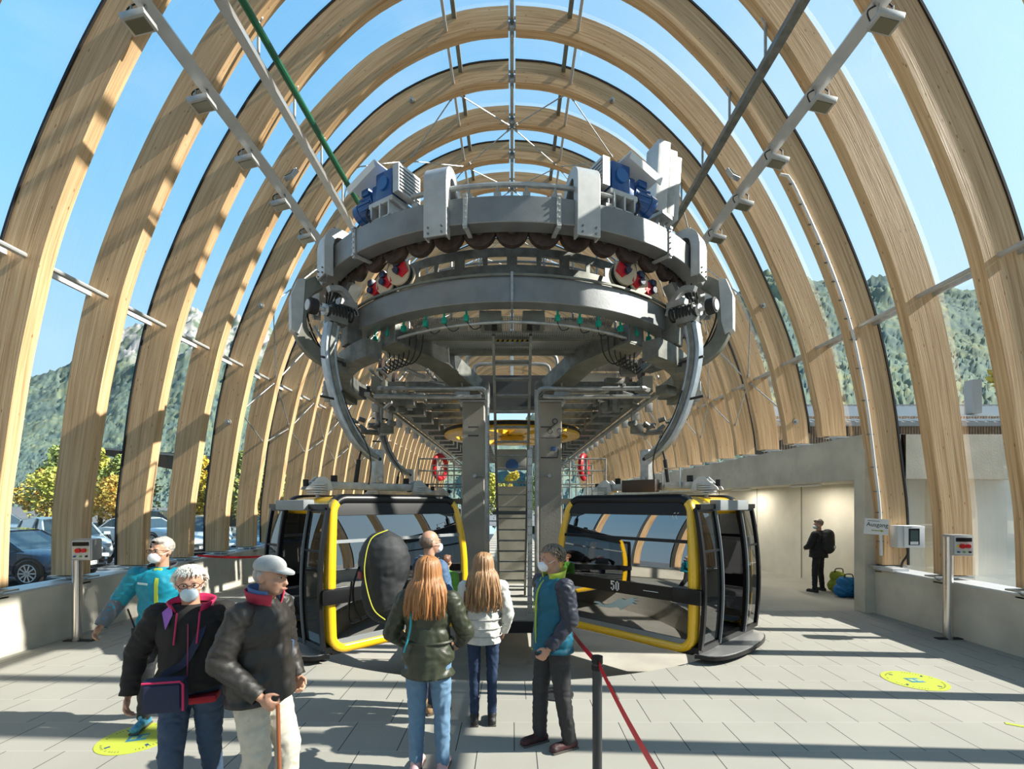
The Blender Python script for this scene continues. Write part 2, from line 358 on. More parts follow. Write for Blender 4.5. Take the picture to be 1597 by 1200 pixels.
# purlins
YA, YB = arch_y(KMIN), arch_y(KMAX)+TH
def along(nm, x, z, prof, m, lab, cat, ya=YA, yb=YB, grp=None, rot=0):
    mb = MB(); c, s_ = cos(rot), sin(rot)
    mb.sweep([(x, ya, z), (x, yb, z)], [(a*c-b*s_, a*s_+b*c) for a, b in prof], (1, 0, 0)); o = mb.build(nm, m); return tag(o, lab, cat, grp)
def circ(r, n=10): return [(r*cos(2*pi*i/n), r*sin(2*pi*i/n)) for i in range(n)]
along('ridge_tube', 0, 12.78, circ(.045), GALV, 'thin steel ridge tube running along the top centre of the timber arches', 'tube')
for sg, nm in ((-1, 'left'), (1, 'right')):
    q = pt(0, .33, byx=1.35); along('purlin_tube', sg*q.x, q.z, circ(.035), WSTEEL, 'thin steel tube piercing the arches just %s of the ridge' % nm, 'tube', grp='steel tubes through the arches')
    q = pt(0, .07, byx=1.2); along('roof_batten', sg*q.x, q.z, rect(.09, .12), OLIVE, 'narrow brown batten under the roof glass %s of the ridge' % nm, 'batten')
    q = pt(5.6, .33); along('purlin_tube', sg*q.x, q.z, circ(.04), WSTEEL, 'horizontal steel tube threading the arches halfway up the %s side' % nm, 'tube', grp='steel tubes through the arches')
    q = pt(5.55, .05); along('glazing_transom', sg*q.x, q.z, rect(.05, .12), WHITE if sg < 0 else GALV, 'flat pale transom behind the arches halfway up the %s glass' % nm, 'transom')
# crane rails with flood lights
for sg, nm in ((-1, 'left'), (1, 'right')):
    o = along('lighting_beam', sg*4.98, 8.93, rect(.2, .2), ALU, 'square aluminium beam carrying the flood lights on the %s, fixed under the arches' % nm, 'beam', ya=-1.5, yb=15, rot=.55*sg)
    o = along('hanging_rail', sg*4.22, 9.45, rect(.13, .26), ALU if sg < 0 else GALVD, 'deep steel rail hung below the arches above the %s lighting beam' % nm, 'beam', ya=-1.5, yb=15, rot=.3*sg)
    for k in range(-1, 4):
        t = thing('eye_bolt', 'steel eye rod hanging the %s deep rail from the arch, %s from the camera' % (nm, ['first', 'second', 'third', 'fourth', 'fifth'][k+1]), 'rod', (sg*4.22, arch_y(k)+.1, 9.55), 'eye rods above the deep rails')
        mb = MB(); mb.cyl((sg*4.22, arch_y(k)+.1, 9.5), (sg*4.22, arch_y(k)+.1, 10.2), .025, 8); mb.build('rod', GALV, t)
        mb = MB(); mb.tube([(sg*4.22+.06*cos(a), arch_y(k)+.1, 10.24+.06*sin(a)) for a in [i*pi/6 for i in range(12)]], .022, 6, closed=True); mb.build('eye', GALV, t)
    for k in range(-1, 4):
        t = thing('flood_light', 'flood light under the %s lighting beam, %s from the camera' % (nm, ['nearest', 'second', 'third', 'fourth', 'fifth'][k+1]), 'lamp', (sg*4.98, arch_y(k)-.05, 8.7), 'flood lights under the lighting beams')
        c = V((sg*5.02, arch_y(k)-.12, 8.62)); R_ = Matrix.Rotation(sg*.25, 3, 'Y')
        MB().rbox(c, (.34, .26, .09), .012, R_).build('housing', WSTEEL, t)
        MB().box(c+R_@V((0, 0, -.05)), (.26, .18, .02), R_).build('lens', mat('lamp_lens', (.16, .15, .09), .1, coat=1), t)
        mb = MB(); mb.tube(catmull([c+V((-.1, .1, .05)), c+V((-.2, .05, .2)), c+V((0, 0, .26)), c+V((.1, 0, .2))], 5), .011, 6); mb.build('cable', BLACK, t)
        mb = MB(); mb.cyl(c+V((-.1, 0, .04)), c+V((-.1, 0, .22)), .014, 6).cyl(c+V((.1, 0, .04)), c+V((.1, 0, .22)), .014, 6); mb.build('bracket', GALV, t)
    t = thing('flood_light', 'small spotlight standing on top of the %s lighting beam' % nm, 'lamp', (sg*4.7, 10.4, 9.2), None)
    c = V((sg*4.75, 10.4, 9.22)); R_ = Euler((radians(60), 0, sg*.5)).to_matrix()
    MB().rbox(c, (.26, .26, .09), .012, R_).build('housing', WSTEEL, t); MB().box(c+R_@V((0, 0, .05)), (.19, .19, .02), R_).build('lens', MC['lamp_lens'], t)
mb = MB(); mb.cyl((-3.92, 2.0, 9.15), (-3.2, 10.9, 8.45), .055, 10)
o = mb.build('green_pipe', GRNP); tag(o, 'long dark green pipe slanting down from the roof to the left blue motor', 'pipe')
# tie rods in zigzag
lines = [V((.0, 0, 12.55))]+[pt(0, .48, byx=b) for b in (1.35, 2.75)]+[pt(z_, .48) for z_ in (10.6, 8.8, 7.1, 5.6, 4.3, 3.75)]
for sg in (-1, 1):
    for k in range(3, 12):
        for j in range(len(lines)-1):
            if sg > 0 and j == len(lines)-2: continue
            a, b = lines[j], lines[j+1]
            ya, yb = (arch_y(k), arch_y(k+1)) if (j+k) % 2 == 0 else (arch_y(k+1), arch_y(k))
            A = V((sg*a.x, ya+.1, a.z)); B = V((sg*b.x, yb+.1, b.z))
            A, B = A.lerp(B, .03), B.lerp(A, .03)
            o = MB().cyl(A, B, .016, 6).cyl(A, A.lerp(B, .08), .028, 6).cyl(B, B.lerp(A, .08), .028, 6).build('tie_rod', GALV)
            tag(o, 'thin steel bracing rod between two neighbouring arches on the %s side' % ('left' if sg < 0 else 'right'), 'rod', 'bracing rods on the %s side' % ('left' if sg < 0 else 'right'))
# glass skin
n_ = 0
for sg in (-1, 1):
    zlow = .95
    Q = offset(OUT, .045); n_ += 1
    mb = MB()
    for ya, yb, zmn in ((YA, arch_y(2), .9), (arch_y(2), YB, .9 if sg < 0 else ZB)):
        P = []; q_ = [p for p in Q if p.z >= zmn]+[V((0, 0, 13.13))]
        for p in q_: P += [(sg*p.x, ya, p.z), (sg*p.x, yb, p.z)]
        mb.add(P, [(2*i, 2*i+1, 2*i+3, 2*i+2) for i in range(len(q_)-1)])
    struct(mb.build('window_%d' % n_, GL, smooth=60))
# conduit on the third right arch
mb = MB(); Q = [p for p in offset(OUT, -.52) if 1.0 < p.z < 8.4]
yk = arch_y(1)-.03
mb.tube([V((p.x, yk, p.z)) for p in Q]+[V((Q[-1].x-.1, yk, Q[-1].z+.15)), V((Q[-1].x-.25, yk, Q[-1].z+.18))], .026, 8)
t = thing('cable_conduit', 'white conduit clipped along the third arch on the right side', 'conduit', (7, yk, .9)); mb.build('pipe', WHITE, t)
mb = MB()
for i in range(1, len(Q), 2): mb.box((Q[i].x-.01, yk+.01, Q[i].z), (.13, .03, .018))
mb.build('clip', GALVD, t)

# ------------------------------------------------------------------ floor, pit, walls
def floor_mat():
    m = bpy.data.materials.new('paving_slabs'); m.use_nodes = True; nt = m.node_tree; b = nt.nodes['Principled BSDF']; b.inputs['Roughness'].default_value = .85; L = nt.links.new
    tc = nt.nodes.new('ShaderNodeNewGeometry'); sp = nt.nodes.new('ShaderNodeSeparateXYZ'); L(tc.outputs['Position'], sp.inputs[0])
    def M(op, a, b_=None, c=None):
        q = nt.nodes.new('ShaderNodeMath'); q.operation = op
        for i, x in enumerate((a, b_, c)):
            if x is None: continue
            if isinstance(x, (int, float)): q.inputs[i].default_value = x
            else: L(x, q.inputs[i])
        return q.outputs[0]
    ry = M('DIVIDE', M('ADD', sp.outputs[1], .21), .55); row = M('FLOOR', ry); fy = M('SUBTRACT', ry, row)
    rx = M('ADD', M('DIVIDE', sp.outputs[0], .51), M('MULTIPLY', row, .37)); cxx = M('FLOOR', rx); fx = M('SUBTRACT', rx, cxx)
    dx = M('MULTIPLY', M('MINIMUM', fx, M('SUBTRACT', 1, fx)), .51); dy = M('MULTIPLY', M('MINIMUM', fy, M('SUBTRACT', 1, fy)), .55)
    lx = M('LESS_THAN', dx, .0042); ly = M('LESS_THAN', dy, .003)
    wn = nt.nodes.new('ShaderNodeTexWhiteNoise'); wn.noise_dimensions = '2D'; cb = nt.nodes.new('ShaderNodeCombineXYZ'); L(cxx, cb.inputs[0]); L(row, cb.inputs[1]); L(cb.outputs[0], wn.inputs['Vector'])
    n = nt.nodes.new('ShaderNodeTexNoise'); n.inputs['Scale'].default_value = 220; n.inputs['Detail'].default_value = 2; L(tc.outputs['Position'], n.inputs['Vector'])
    n3 = nt.nodes.new('ShaderNodeTexNoise'); n3.inputs['Scale'].default_value = 1.1; n3.inputs['Detail'].default_value = 5; L(tc.outputs['Position'], n3.inputs['Vector'])
    val = M('ADD', M('ADD', M('MULTIPLY', wn.outputs['Value'], .05), M('MULTIPLY', n.outputs['Fac'], .3)), M('ADD', M('MULTIPLY', n3.outputs['Fac'], .3), .58))
    cc = nt.nodes.new('ShaderNodeMixRGB'); cc.blend_type = 'MULTIPLY'; cc.inputs[0].default_value = 1; cc.inputs[1].default_value = (.365, .355, .31, 1)
    cv = nt.nodes.new('ShaderNodeCombineColor'); L(val, cv.inputs[0]); L(val, cv.inputs[1]); L(val, cv.inputs[2]); L(cv.outputs[0], cc.inputs[2])
    m1 = nt.nodes.new('ShaderNodeMixRGB'); L(lx, m1.inputs[0]); L(cc.outputs[0], m1.inputs[1]); m1.inputs[2].default_value = (.03, .03, .03, 1)  # joints along y coloured dark for the shade the side sun leaves in them
    m2 = nt.nodes.new('ShaderNodeMixRGB'); L(M('MULTIPLY', ly, .35), m2.inputs[0]); L(m1.outputs[0], m2.inputs[1]); m2.inputs[2].default_value = (.6, .6, .56, 1)
    L(m2.outputs[0], b.inputs['Base Color']); return m
FLOORM = floor_mat()
RC = (0.0, 10.4); RP = 4.57
arc = [V((RP*sin(a), RC[1]-RP*cos(a), 0)) for a in [-pi/2+pi*i/72 for i in range(73)]]
YE = 46.
bm = bmesh.new()
def poly2(pts): return [bm.verts.new(p) for p in pts]
# left half & right half of the slab around the pit
XL, XR = -7.1, 7.1
mid = 36
ptsL = [V((XL, -10, 0)), V((0, -10, 0))]+[arc[i] for i in range(mid, -1, -1)]+[V((-RP, YE, 0)), V((XL, YE, 0))]
cut = max(i for i in range(73) if arc[i].y < 9.65)
ptsR = [V((0, -10, 0)), V((XR, -10, 0)), V((XR, 9.65, 0)), V((4.51, 9.65, 0))]+[arc[i] for i in range(cut, mid-1, -1)]
ptsA = [V((4.51, 9.65, 0)), V((9.5, 9.65, 0)), V((9.5, YE, 0)), V((RP, YE, 0))]+[arc[i] for i in range(72, cut, -1)]
mb = MB()
for P in (ptsL, ptsR): mb.poly([p+V((0, 0, -.12)) for p in P], (0, 0, .12))
struct(mb.build('floor', FLOORM, smooth=0))
mb = MB()  # pit wall and pit floor
W_ = [V((-RP, YE, 0))]+arc+[V((RP, YE, 0))]
mb.add([p+V((0, 0, -.12)) for p in W_]+[V((p.x, p.y, -.8)) for p in W_], [(i, i+1, len(W_)+i+1, len(W_)+i) for i in range(len(W_)-1)])
W2 = [V((p.x, p.y, -.8)) for p in W_]
mb.add(W2, [tuple(range(len(W2)))])
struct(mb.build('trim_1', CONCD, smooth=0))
mb = MB(); mb.poly([p+V((0, 0, -.12)) for p in ptsA], (0, 0, .12)); struct(mb.build('floor_alcove', mat('screed', (.42, .39, .32), .8, var=.1, vs=.8), smooth=0))
# island
mb = MB(); mb.box((0, 27.5, -.06), (2.5, 37.2, .12)); o = mb.build('maintenance_platform', mat('screed_light', (.42, .41, .37), .8, var=.1, vs=.9)); tag(o, 'raised concrete strip between the two cabins below the steep ladder', 'platform')
mb = MB(); mb.box((.1, 8.84, -.12), (.66, .06, .2)); o = mb.build('rubber_buffer', BLACK, o)
mb = MB()
for x in (-.3, .4): mb.box((x, 8.95, -.46), (.09, .09, .68)); mb.box((x, 8.95, -.79), (.2, .2, .02))
mb.build('leg', GALV, kids(o)[0] if False else o.parent)
# walls
def wall_left():
    mb = MB(); mb.box((-7.33, 18, .30), (.46, 56, 1.10)); struct(mb.build('wall_left', CONC))
    mb = MB(); mb.box((-7.36, 18, .865), (.5, 56, .03)); struct(mb.build('trim_2', CAPM))
wall_left()
mb = MB(); mb.box((7.33, -.2, .30), (.46, 19.6, 1.10)); struct(mb.build('wall_right', CONC))
mb = MB(); mb.box((7.36, -.2, .865), (.5, 19.6, .03)); mb.box((7.2, 9.2, .9), (.3, .5, .06)); struct(mb.build('trim_3', CAPM))
mb = MB(); mb.box((7.05, 9.6, 1.31), (.3, .3, 2.62)); mb.box((7.25, 9.6, 1.31), (.2, .3, 2.62)); struct(mb.build('wall_pillar', CONC))
mb = MB(); mb.box((7.3, 28, 3.06), (.8, 37.1, .88)); struct(mb.build('wall_beam', CONC))
mb = MB(); mb.box((7.3, 28, 3.51), (.5, 37.0, .02)); struct(mb.build('trim_4', CAPM))
mb = MB(); mb.poly([(8.75, 9.6, 0), (8.28, 11.5, 0), (8.0, 16, 0), (7.8, 46, 0), (8.1, 46, 0), (8.3, 16, 0), (8.6, 11.5, 0), (9.2, 9.6, 0)], (0, 0, 2.7)); struct(mb.build('wall_alcove', mat('concrete_warm', (.78, .73, .60), .85, var=.08, vs=1.2), smooth=0))
mb = MB()
for x, y in ((8.42, 10.9), (8.14, 13.6), (8.01, 15.8), (7.97, 18.6)): mb.box((x, y, 1.35), (.012, .015, 2.6), (0, 0, .1))
struct(mb.build('trim_5', mat('joint', (.16, .16, .15), .9)))
mb = MB(); mb.box((8.9, 28, 3.06), (2.6, 37.1, .87)); struct(mb.build('ceiling', CONC))
mb = MB(); mb.box((12.2, 10.25, 1.55), (9.2, .3, 3.1)); mb.box((12.2, 10.18, 3.11), (9.3, .5, .03)); mb.box((11.9, 10.09, 2.62), (8.6, .02, .02)); struct(mb.build('wall_outer', mat('pale_concrete', (.80, .80, .74), .8, var=.06, vs=1.2)))
for y in (12.2, 15.6, 19):
    t = thing('ceiling_lamp', 'long flat lamp under the concrete ceiling of the alcove, %s from its front' % {12.2: 'first', 15.6: 'second', 19: 'third'}[y], 'lamp', (7.4, y, 2.56), 'lamps in the alcove')
    MB().rbox((7.4, y, 2.59), (.14, 1.1, .05), .01).build('housing', WHITE, t)
    ld = bpy.data.lights.new('lamp_light', 'AREA'); ld.shape = 'RECTANGLE'; ld.size = .12; ld.size_y = 1.1; ld.energy = 24; ld.color = (1, .95, .84)
    lo = bpy.data.objects.new('lamp_light', ld); COL.objects.link(lo); lo.parent = t; lo.location = (0, 0, -.0)
# ------------------------------------------------------------------ ground outside
mb = MB(); mb.add([(-900, -200, -.03), (-7.5, -200, -.03), (-7.5, 900, -.03), (-900, 900, -.03)], [(0, 1, 2, 3)])
mb.add([(7.5, -200, -.03), (900, -200, -.03), (900, 900, -.03), (7.5, 900, -.03)], [(0, 1, 2, 3)])
mb.add([(-7.5, 46, -.03), (7.5, 46, -.03), (7.5, 900, -.03), (-7.5, 900, -.03)], [(0, 1, 2, 3)])
struct(mb.build('floor_outside', ASPH, smooth=0))
# ------------------------------------------------------------------ station machinery
def PR(R, phi, z): a = radians(phi); return V((R*sin(a), RC[1]-R*cos(a), z))
def ARC(R, p0, p1, z, n=40): return [PR(R, p0+(p1-p0)*i/n, z) for i in range(n+1)]
def RAD(phi): a = radians(phi); return V((sin(a), -cos(a), 0))
def TAN(phi): a = radians(phi); return V((cos(a), sin(a), 0))
def rotz(phi): return Matrix.Rotation(radians(phi), 3, 'Z')
def arcsweep(mb, R, p0, p1, z, w_, h, n=60):
    P = [PR(R, p0+(p1-p0)*i/n, z) for i in range(n+1)]
    mb.sweep(P, rect(h, w_), (0, 0, 1)); return mb
def grating():
    m = bpy.data.materials.new('open_grating'); m.use_nodes = True; nt = m.node_tree; b = nt.nodes['Principled BSDF']; b.inputs['Base Color'].default_value = (.45, .47, .46, 1); b.inputs['Metallic'].default_value = .5; b.inputs['Roughness'].default_value = .4
    g = nt.nodes.new('ShaderNodeNewGeometry'); sp = nt.nodes.new('ShaderNodeSeparateXYZ'); nt.links.new(g.outputs['Position'], sp.inputs[0]); r = []
    for a in (0, 1):
        q = nt.nodes.new('ShaderNodeMath'); q.operation = 'MULTIPLY'; q.inputs[1].default_value = 26; nt.links.new(sp.outputs[a], q.inputs[0])
        f = nt.nodes.new('ShaderNodeMath'); f.operation = 'FRACT'; nt.links.new(q.outputs[0], f.inputs[0]); l = nt.nodes.new('ShaderNodeMath'); l.operation = 'GREATER_THAN'; l.inputs[1].default_value = .38; nt.links.new(f.outputs[0], l.inputs[0]); r.append(l)
    m_ = nt.nodes.new('ShaderNodeMath'); m_.operation = 'MULTIPLY'; nt.links.new(r[0].outputs[0], m_.inputs[0]); nt.links.new(r[1].outputs[0], m_.inputs[1])
    i_ = nt.nodes.new('ShaderNodeMath'); i_.operation = 'SUBTRACT'; i_.inputs[0].default_value = 1; nt.links.new(m_.outputs[0], i_.inputs[1]); nt.links.new(i_.outputs[0], b.inputs['Alpha']); return m
GRAT = grating()
# upper ring
RINGT = t = thing('conveyor_ring', 'big upper grey steel ring beam carrying the row of rubber tyres', 'ring beam', (0, 10.4, 5.9))
mb = MB(); arcsweep(mb, 3.73, -100, 100, 6.14, .26, .36); mb.build('ring_beam', RINGM, t, bevel=.012)
mb = MB()
for R_, z_ in ((3.80, 6.50), (3.55, 6.44)): mb.tube(ARC(R_, -22, 22, z_), .035, 8)
for p in range(-21, 22, 6): mb.cyl(PR(3.8, p, 6.3), PR(3.8, p, 6.5), .02, 6).box(PR(3.68, p, 6.36), (.1, .3, .05), rotz(p))
mb.build('pipe_rail', GALV, t)
for p in (-73, -38.5, -9.5, 9.5, 38.5, 73):
    mb = MB(); mb.box(PR(3.86, p, 6.12), (.06, .04, .46), rotz(p)); mb.box(PR(3.73, p, 5.93), (.06, .34, .03), rotz(p)); mb.box(PR(3.73, p, 6.34), (.06, .34, .03), rotz(p))
    for i in range(5): mb.cyl(PR(3.87, p, 5.95+i*.085), PR(3.9, p, 5.95+i*.085), .016, 6)
    mb.build('flange', WSTEEL, t)
def hook(phi, w_=.34, big=0):
    o_ = thing('hook_bracket', '', 'bracket', PR(3.9, phi, 5.8), 'white arched brackets over the upper ring')
    z0 = 5.80; pr = [(3.93, z0), (3.93, 6.55), (3.91, 6.68), (3.83, 6.78), (3.71, 6.82), (3.58, 6.78), (3.45, 6.66), (3.05, 6.24)] if not big else \
        [(4.02, z0-.02), (4.02, 6.3), (3.98, 6.46), (3.88, 6.56), (3.74, 6.58), (3.58, 6.53), (3.2, 6.32)]
    path = catmull([PR(r, phi, z) for r, z in pr[1:]], 4); path = [PR(pr[0][0], phi, z0)]+path
    mb = MB(); mb.sweep(path, rect(w_, .03), TAN(phi)); mb.build('outer_plate', WSTEEL, o_, bevel=.006)
    mb = MB()
    for s_ in (-1, 1):
        q = [p+TAN(phi)*s_*(w_/2-.015) for p in path]
        mb.sweep([V((p.x, p.y, p.z)) for p in q], [(-.012, 0), (.012, 0), (.012, .13), (-.012, .13)], TAN(phi))
    mb.build('side_web', WSTEEL, o_)
    mb = MB(); mb.box(PR(3.86, phi, 6.6), (w_-.04, .02, .02), rotz(phi)); 
    for dz in (5.84, 5.92): 
        for dx in (-.1, .1): mb.cyl(PR(pr[0][0]+.01, phi, dz)+TAN(phi)*dx, PR(pr[0][0]+.035, phi, dz)+TAN(phi)*dx, .014, 6)
    mb.build('bolt', GALVD, o_); return o_
for p, b_, lb in ((-15.5, 0, 'white arched steel bracket over the upper ring, just right of the left blue motor'), (15.5, 0, 'white arched steel bracket over the upper ring, in front of the right blue motor'),
              (-50, 1, 'white curved steel bracket over the upper ring at its far left end'), (50, 1, 'white curved steel bracket over the upper ring at its far right end')):
    hook(p, .34, b_)['label'] = lb
for p in (-77, 77): hook(p, .3, 1)['label'] = 'white curved bracket on the %s rear flank of the ring' % ('left' if p < 0 else 'right')
# tyres
i_ = 0
names = ['leftmost', 'second', 'third', 'fourth', 'fifth', 'sixth', 'seventh', 'eighth', 'ninth', 'tenth', 'eleventh', 'twelfth', 'thirteenth', 'fourteenth', 'fifteenth', 'sixteenth', 'seventeenth']
for n_, p in enumerate([-60+7.5*i for i in range(17)]):
    prof = [(-.04, .07), (-.06, .2), (-.05, .235), (0, .245), (.05, .235), (.06, .2), (.04, .07)]
    mb = MB(); m_ = len(prof); P = []; F = []; N_ = 28; c = PR(3.52, p, 6.03)
    for i in range(N_):
        a = 2*pi*i/N_
        for d_, r_ in prof: P.append(c+RAD(p)*d_+TAN(p)*(r_*cos(a))+V((0, 0, r_*sin(a))))
    for i in range(N_):
        for q in range(m_): F.append((i*m_+q, i*m_+(q+1) % m_, ((i+1) % N_)*m_+(q+1) % m_, ((i+1) % N_)*m_+q))
    mb.add(P, F); t2 = mb.build('drive_tyre', TIRE, RINGT)
    mb = MB(); mb.cyl(c-RAD(p)*.03, c+RAD(p)*.03, .08, 18).cyl(c-RAD(p)*.08, c+RAD(p)*.1, .04, 10); mb.build('hub', GALVD, t2)
# lower ring
t = thing('guide_ring', 'lower grey steel ring beam below the walkway, with green sensors under it', 'ring beam', (0, 10.4, 5.0))
mb = MB(); arcsweep(mb, 3.30, -58, 58, 5.235, .28, .37); mb.build('ring_beam', RINGM, t, bevel=.012)
mb = MB(); mb.box(PR(3.45, 0, 5.25), (.035, .1, .42)); mb.box(PR(3.3, 0, 5.04), (.035, .4, .03)); mb.build('flange', GALV, t)
mb = MB(); arcsweep(mb, 3.47, -58, 58, 5.43, .03, .03); mb.build('edge_lip', OLIVE, t)
mb = MB()
P = [PR(3.12, p, 4.88-abs(p)*.001) for p in range(-56, 57, 4)]; mb.tube(P, .025, 8); mb.build('cable_tube', GALV, t)
for p in (-52, -47, -40, -33, -25, -19, -12.5, 12.5, 19, 25, 33, 40, 47, 52):
    mb = MB(); mb.rbox(PR(3.18, p, 4.94), (.07, .07, .09), .01, rotz(p)).cyl(PR(3.18, p, 4.94), PR(3.18, p, 5.06), .018, 6); o = mb.build('sensor', TEALP, t)
    mb = MB(); mb.tube(catmull([PR(3.16, p, 4.9), PR(3.1, p+1.5, 4.8), PR(3.1, p+3.5, 4.82), PR(3.12, p+4, 4.88)], 5), .008, 5); mb.build('cable', BLACK, o)
# outer C frames
for sg in (-1, 1):
    for n_, p in enumerate((54.5,)):
        p *= sg
        o = thing('guide_bracket', 'pale curved C shaped guide frame at the %s flank of the ring' % ('left' if sg < 0 else 'right'), 'bracket', PR(4.2, p, 4.3))
        path = catmull([PR(r, p, z) for r, z in ((3.98, 5.82), (4.15, 5.68), (4.27, 5.4), (4.28, 5.05), (4.17, 4.78), (3.95, 4.6), (3.6, 4.5))], 5)
        MB().sweep(path, rect(.16, .22), TAN(p)).build('curved_beam', OLIVE, o, bevel=.01)
        MB().poly([PR(r, p, z)+TAN(p)*.1 for r, z in ((4.2, 5.82), (4.32, 5.78), (4.42, 5.5), (4.42, 4.95), (4.3, 4.88), (4.24, 5.1))], TAN(p)*-.2).build('cheek_plate', WSTEEL, o, bevel=.008)
        mb = MB()
        for q in range(4): mb.tube(catmull([PR(4.15-q*.04, p+3*sg, 5.8), PR(4.25-q*.05, p+4*sg, 5.4), PR(4.15-q*.05, p+3*sg, 5.0), PR(3.8, p+2*sg, 4.6)], 5), .016, 6)
        mb.build('cable', BLACK, o)
    t = thing('guide_rail', 'dark curved guide rail wrapping the %s flank of the machine' % ('left' if sg < 0 else 'right'), 'rail', PR(3.9, 62*sg, 4.4))
    mb = MB(); arcsweep(mb, 3.62, 52*sg, 98*sg, 4.42, .2, .12, 20); mb.build('rail', OLIVE, t)
    mb = MB(); arcsweep(mb, 3.45, 40*sg, 98*sg, 4.62, .3, .3, 24); mb.build('web', GALVD, t)
    for q in range(6):
        c = PR(3.75, sg*(56+q*7), 4.25); MB().rbox(c, (.13, .1, .18), .01, rotz(sg*(56+q*7))).build('bracket', GALV, t)
# belt pulleys
for sg in (-1, 1):
    t = thing('belt_pulley_set', 'cream belt pulleys with red guards on the %s behind the upper ring' % ('left' if sg < 0 else 'right'), 'pulleys', PR(3.2, 34*sg, 5.45))
    for j, (p, z, r) in enumerate(((30.5, 5.70, .20), (35.5, 5.60, .17), (40.5, 5.55, .12))):
        c = PR(3.42, p*sg, z); ax = (RAD(p*sg)-TAN(p*sg)*sg*.15).normalized()
        mb = MB(); mb.cyl(c, c+ax*.04, r, 24).cyl(c-ax*.14, c-ax*.1, r, 24); mb.build('pulley_disc', CREAM, t, bevel=.005)
        mb = MB(); mb.cyl(c-ax*.1, c, r*.9, 20); mb.build('belt', BLACK, t)
        mb = MB(); mb.rbox(c+ax*.05+V((0, 0, .12)), (.12, .1, .1), .02, rotz(p*sg)).cyl(c, c+ax*.12, .05, 10); mb.build('bearing', mat('navy_cap', (.02, .03, .07), .4), t)
        mb = MB(); mb.poly([c+TAN(p*sg)*(.12*sg)+V((0, 0, .06)), c+TAN(p*sg)*(-.14*sg)+V((0, 0, .12)), c+TAN(p*sg)*(-.2*sg)+V((0, 0, -.02)), c+TAN(p*sg)*(-.08*sg)+V((0, 0, -.1))], RAD(p*sg)*.06); mb.build('red_guard', RED, t)
    mb = MB(); mb.sweep(catmull([PR(3.4, 33*sg, 6.0), PR(3.38, 34*sg, 5.85), PR(3.36, 35*sg, 5.6)], 4), rect(.14, .05), TAN(34*sg)); mb.build('arm', WSTEEL, t)
    # coupling gate castings between rings
    t = thing('grip_release_unit', 'crowded steel levers and cables at the %s end between the two rings' % ('left' if sg < 0 else 'right'), 'mechanism', PR(3.6, 52*sg, 4.9))
    mb = MB(); mb.sweep(catmull([PR(3.55, 47*sg, 5.75), PR(3.62, 49*sg, 5.45), PR(3.5, 51*sg, 5.15), PR(3.5, 51*sg, 4.85)], 5), rect(.3, .16), TAN(50*sg)); mb.rbox(PR(3.5, 51*sg, 4.98), (.3, .26, .36), .03, rotz(50*sg)); mb.build('casting', GALVD, t)
    mb = MB(); rnd = random.Random(3)
    for q in range(16):
        a = PR(3.35+rnd.random()*.5, sg*(52+rnd.random()*12), 5.0+rnd.random()*.85); mb.cyl(a, a+V((rnd.uniform(-.18, .18), rnd.uniform(-.12, .12), rnd.uniform(-.22, .22))), .02+rnd.random()*.03, 8)
    for q in range(8):
        a = PR(3.4+rnd.random()*.45, sg*(52+rnd.random()*12), 5.1+rnd.random()*.7); mb.rbox(a, (.09+rnd.random()*.08, .08, .1+rnd.random()*.1), .01, (rnd.random(), rnd.random(), rnd.random()*3))
    mb.build('lever', GALV, t)
    mb = MB()
    for q in range(9):
        a = PR(3.4+rnd.random()*.4, sg*(50+rnd.random()*14), 5.7+rnd.random()*.2); b = PR(3.3+rnd.random()*.5, sg*(50+rnd.random()*14), 4.8+rnd.random()*.3)
        m_ = a.lerp(b, .5)+V((sg*rnd.uniform(.02, .22), 0, 0)); mb.tube(catmull([a, m_, b], 7), .014, 6)
    mb.build('cable', BLACK, t)
# walkway behind the upper ring
t = thing('walkway', 'galvanised service walkway with perforated panels between the two rings', 'walkway', (0, 10.4, 5.3))
mb = MB(); arcsweep(mb, 2.95, -50, 50, 6.02, .05, .12); mb.build('handrail', GALVD, t)
mb = MB(); arcsweep(mb, 2.98, -50, 50, 5.72, .05, .16); mb.build('channel', GALVD, t)
mb = MB(); arcsweep(mb, 3.02, -50, 50, 5.5, .04, .06); mb.build('deck_edge', GALVD, t); mb = MB(); arcsweep(mb, 2.2, -60, 60, 5.0, 1.6, .03); mb.build('deck', GRAT, t)
mb = MB()
for p in range(-48, 49, 8): mb.box(PR(2.96, p, 5.7), (.07 if p % 16 else .16, .03, .66), rotz(p))
mb.build('post', GALVD, t)
mb = MB()
for p in [x*.5 for x in range(-92, 93)]: mb.box(PR(2.93, p, 5.57), (.008, .008, .22), rotz(p))
for z in (5.48, 5.53, 5.58, 5.63): mb.tube(ARC(2.93, -48, 48, z, 40), .005, 4)
o = mb.build('mesh_panel', GALV, t)
mb = MB(); mb.tube(ARC(2.5, -60, 60, 6.55, 40), .02, 6); mb.tube(ARC(2.5, -60, 60, 6.1, 40), .02, 6)
for p in range(-60, 61, 12): mb.cyl(PR(2.5, p, 5.0), PR(2.5, p, 6.55), .02, 6)
mb.build('railing', GALV, t)
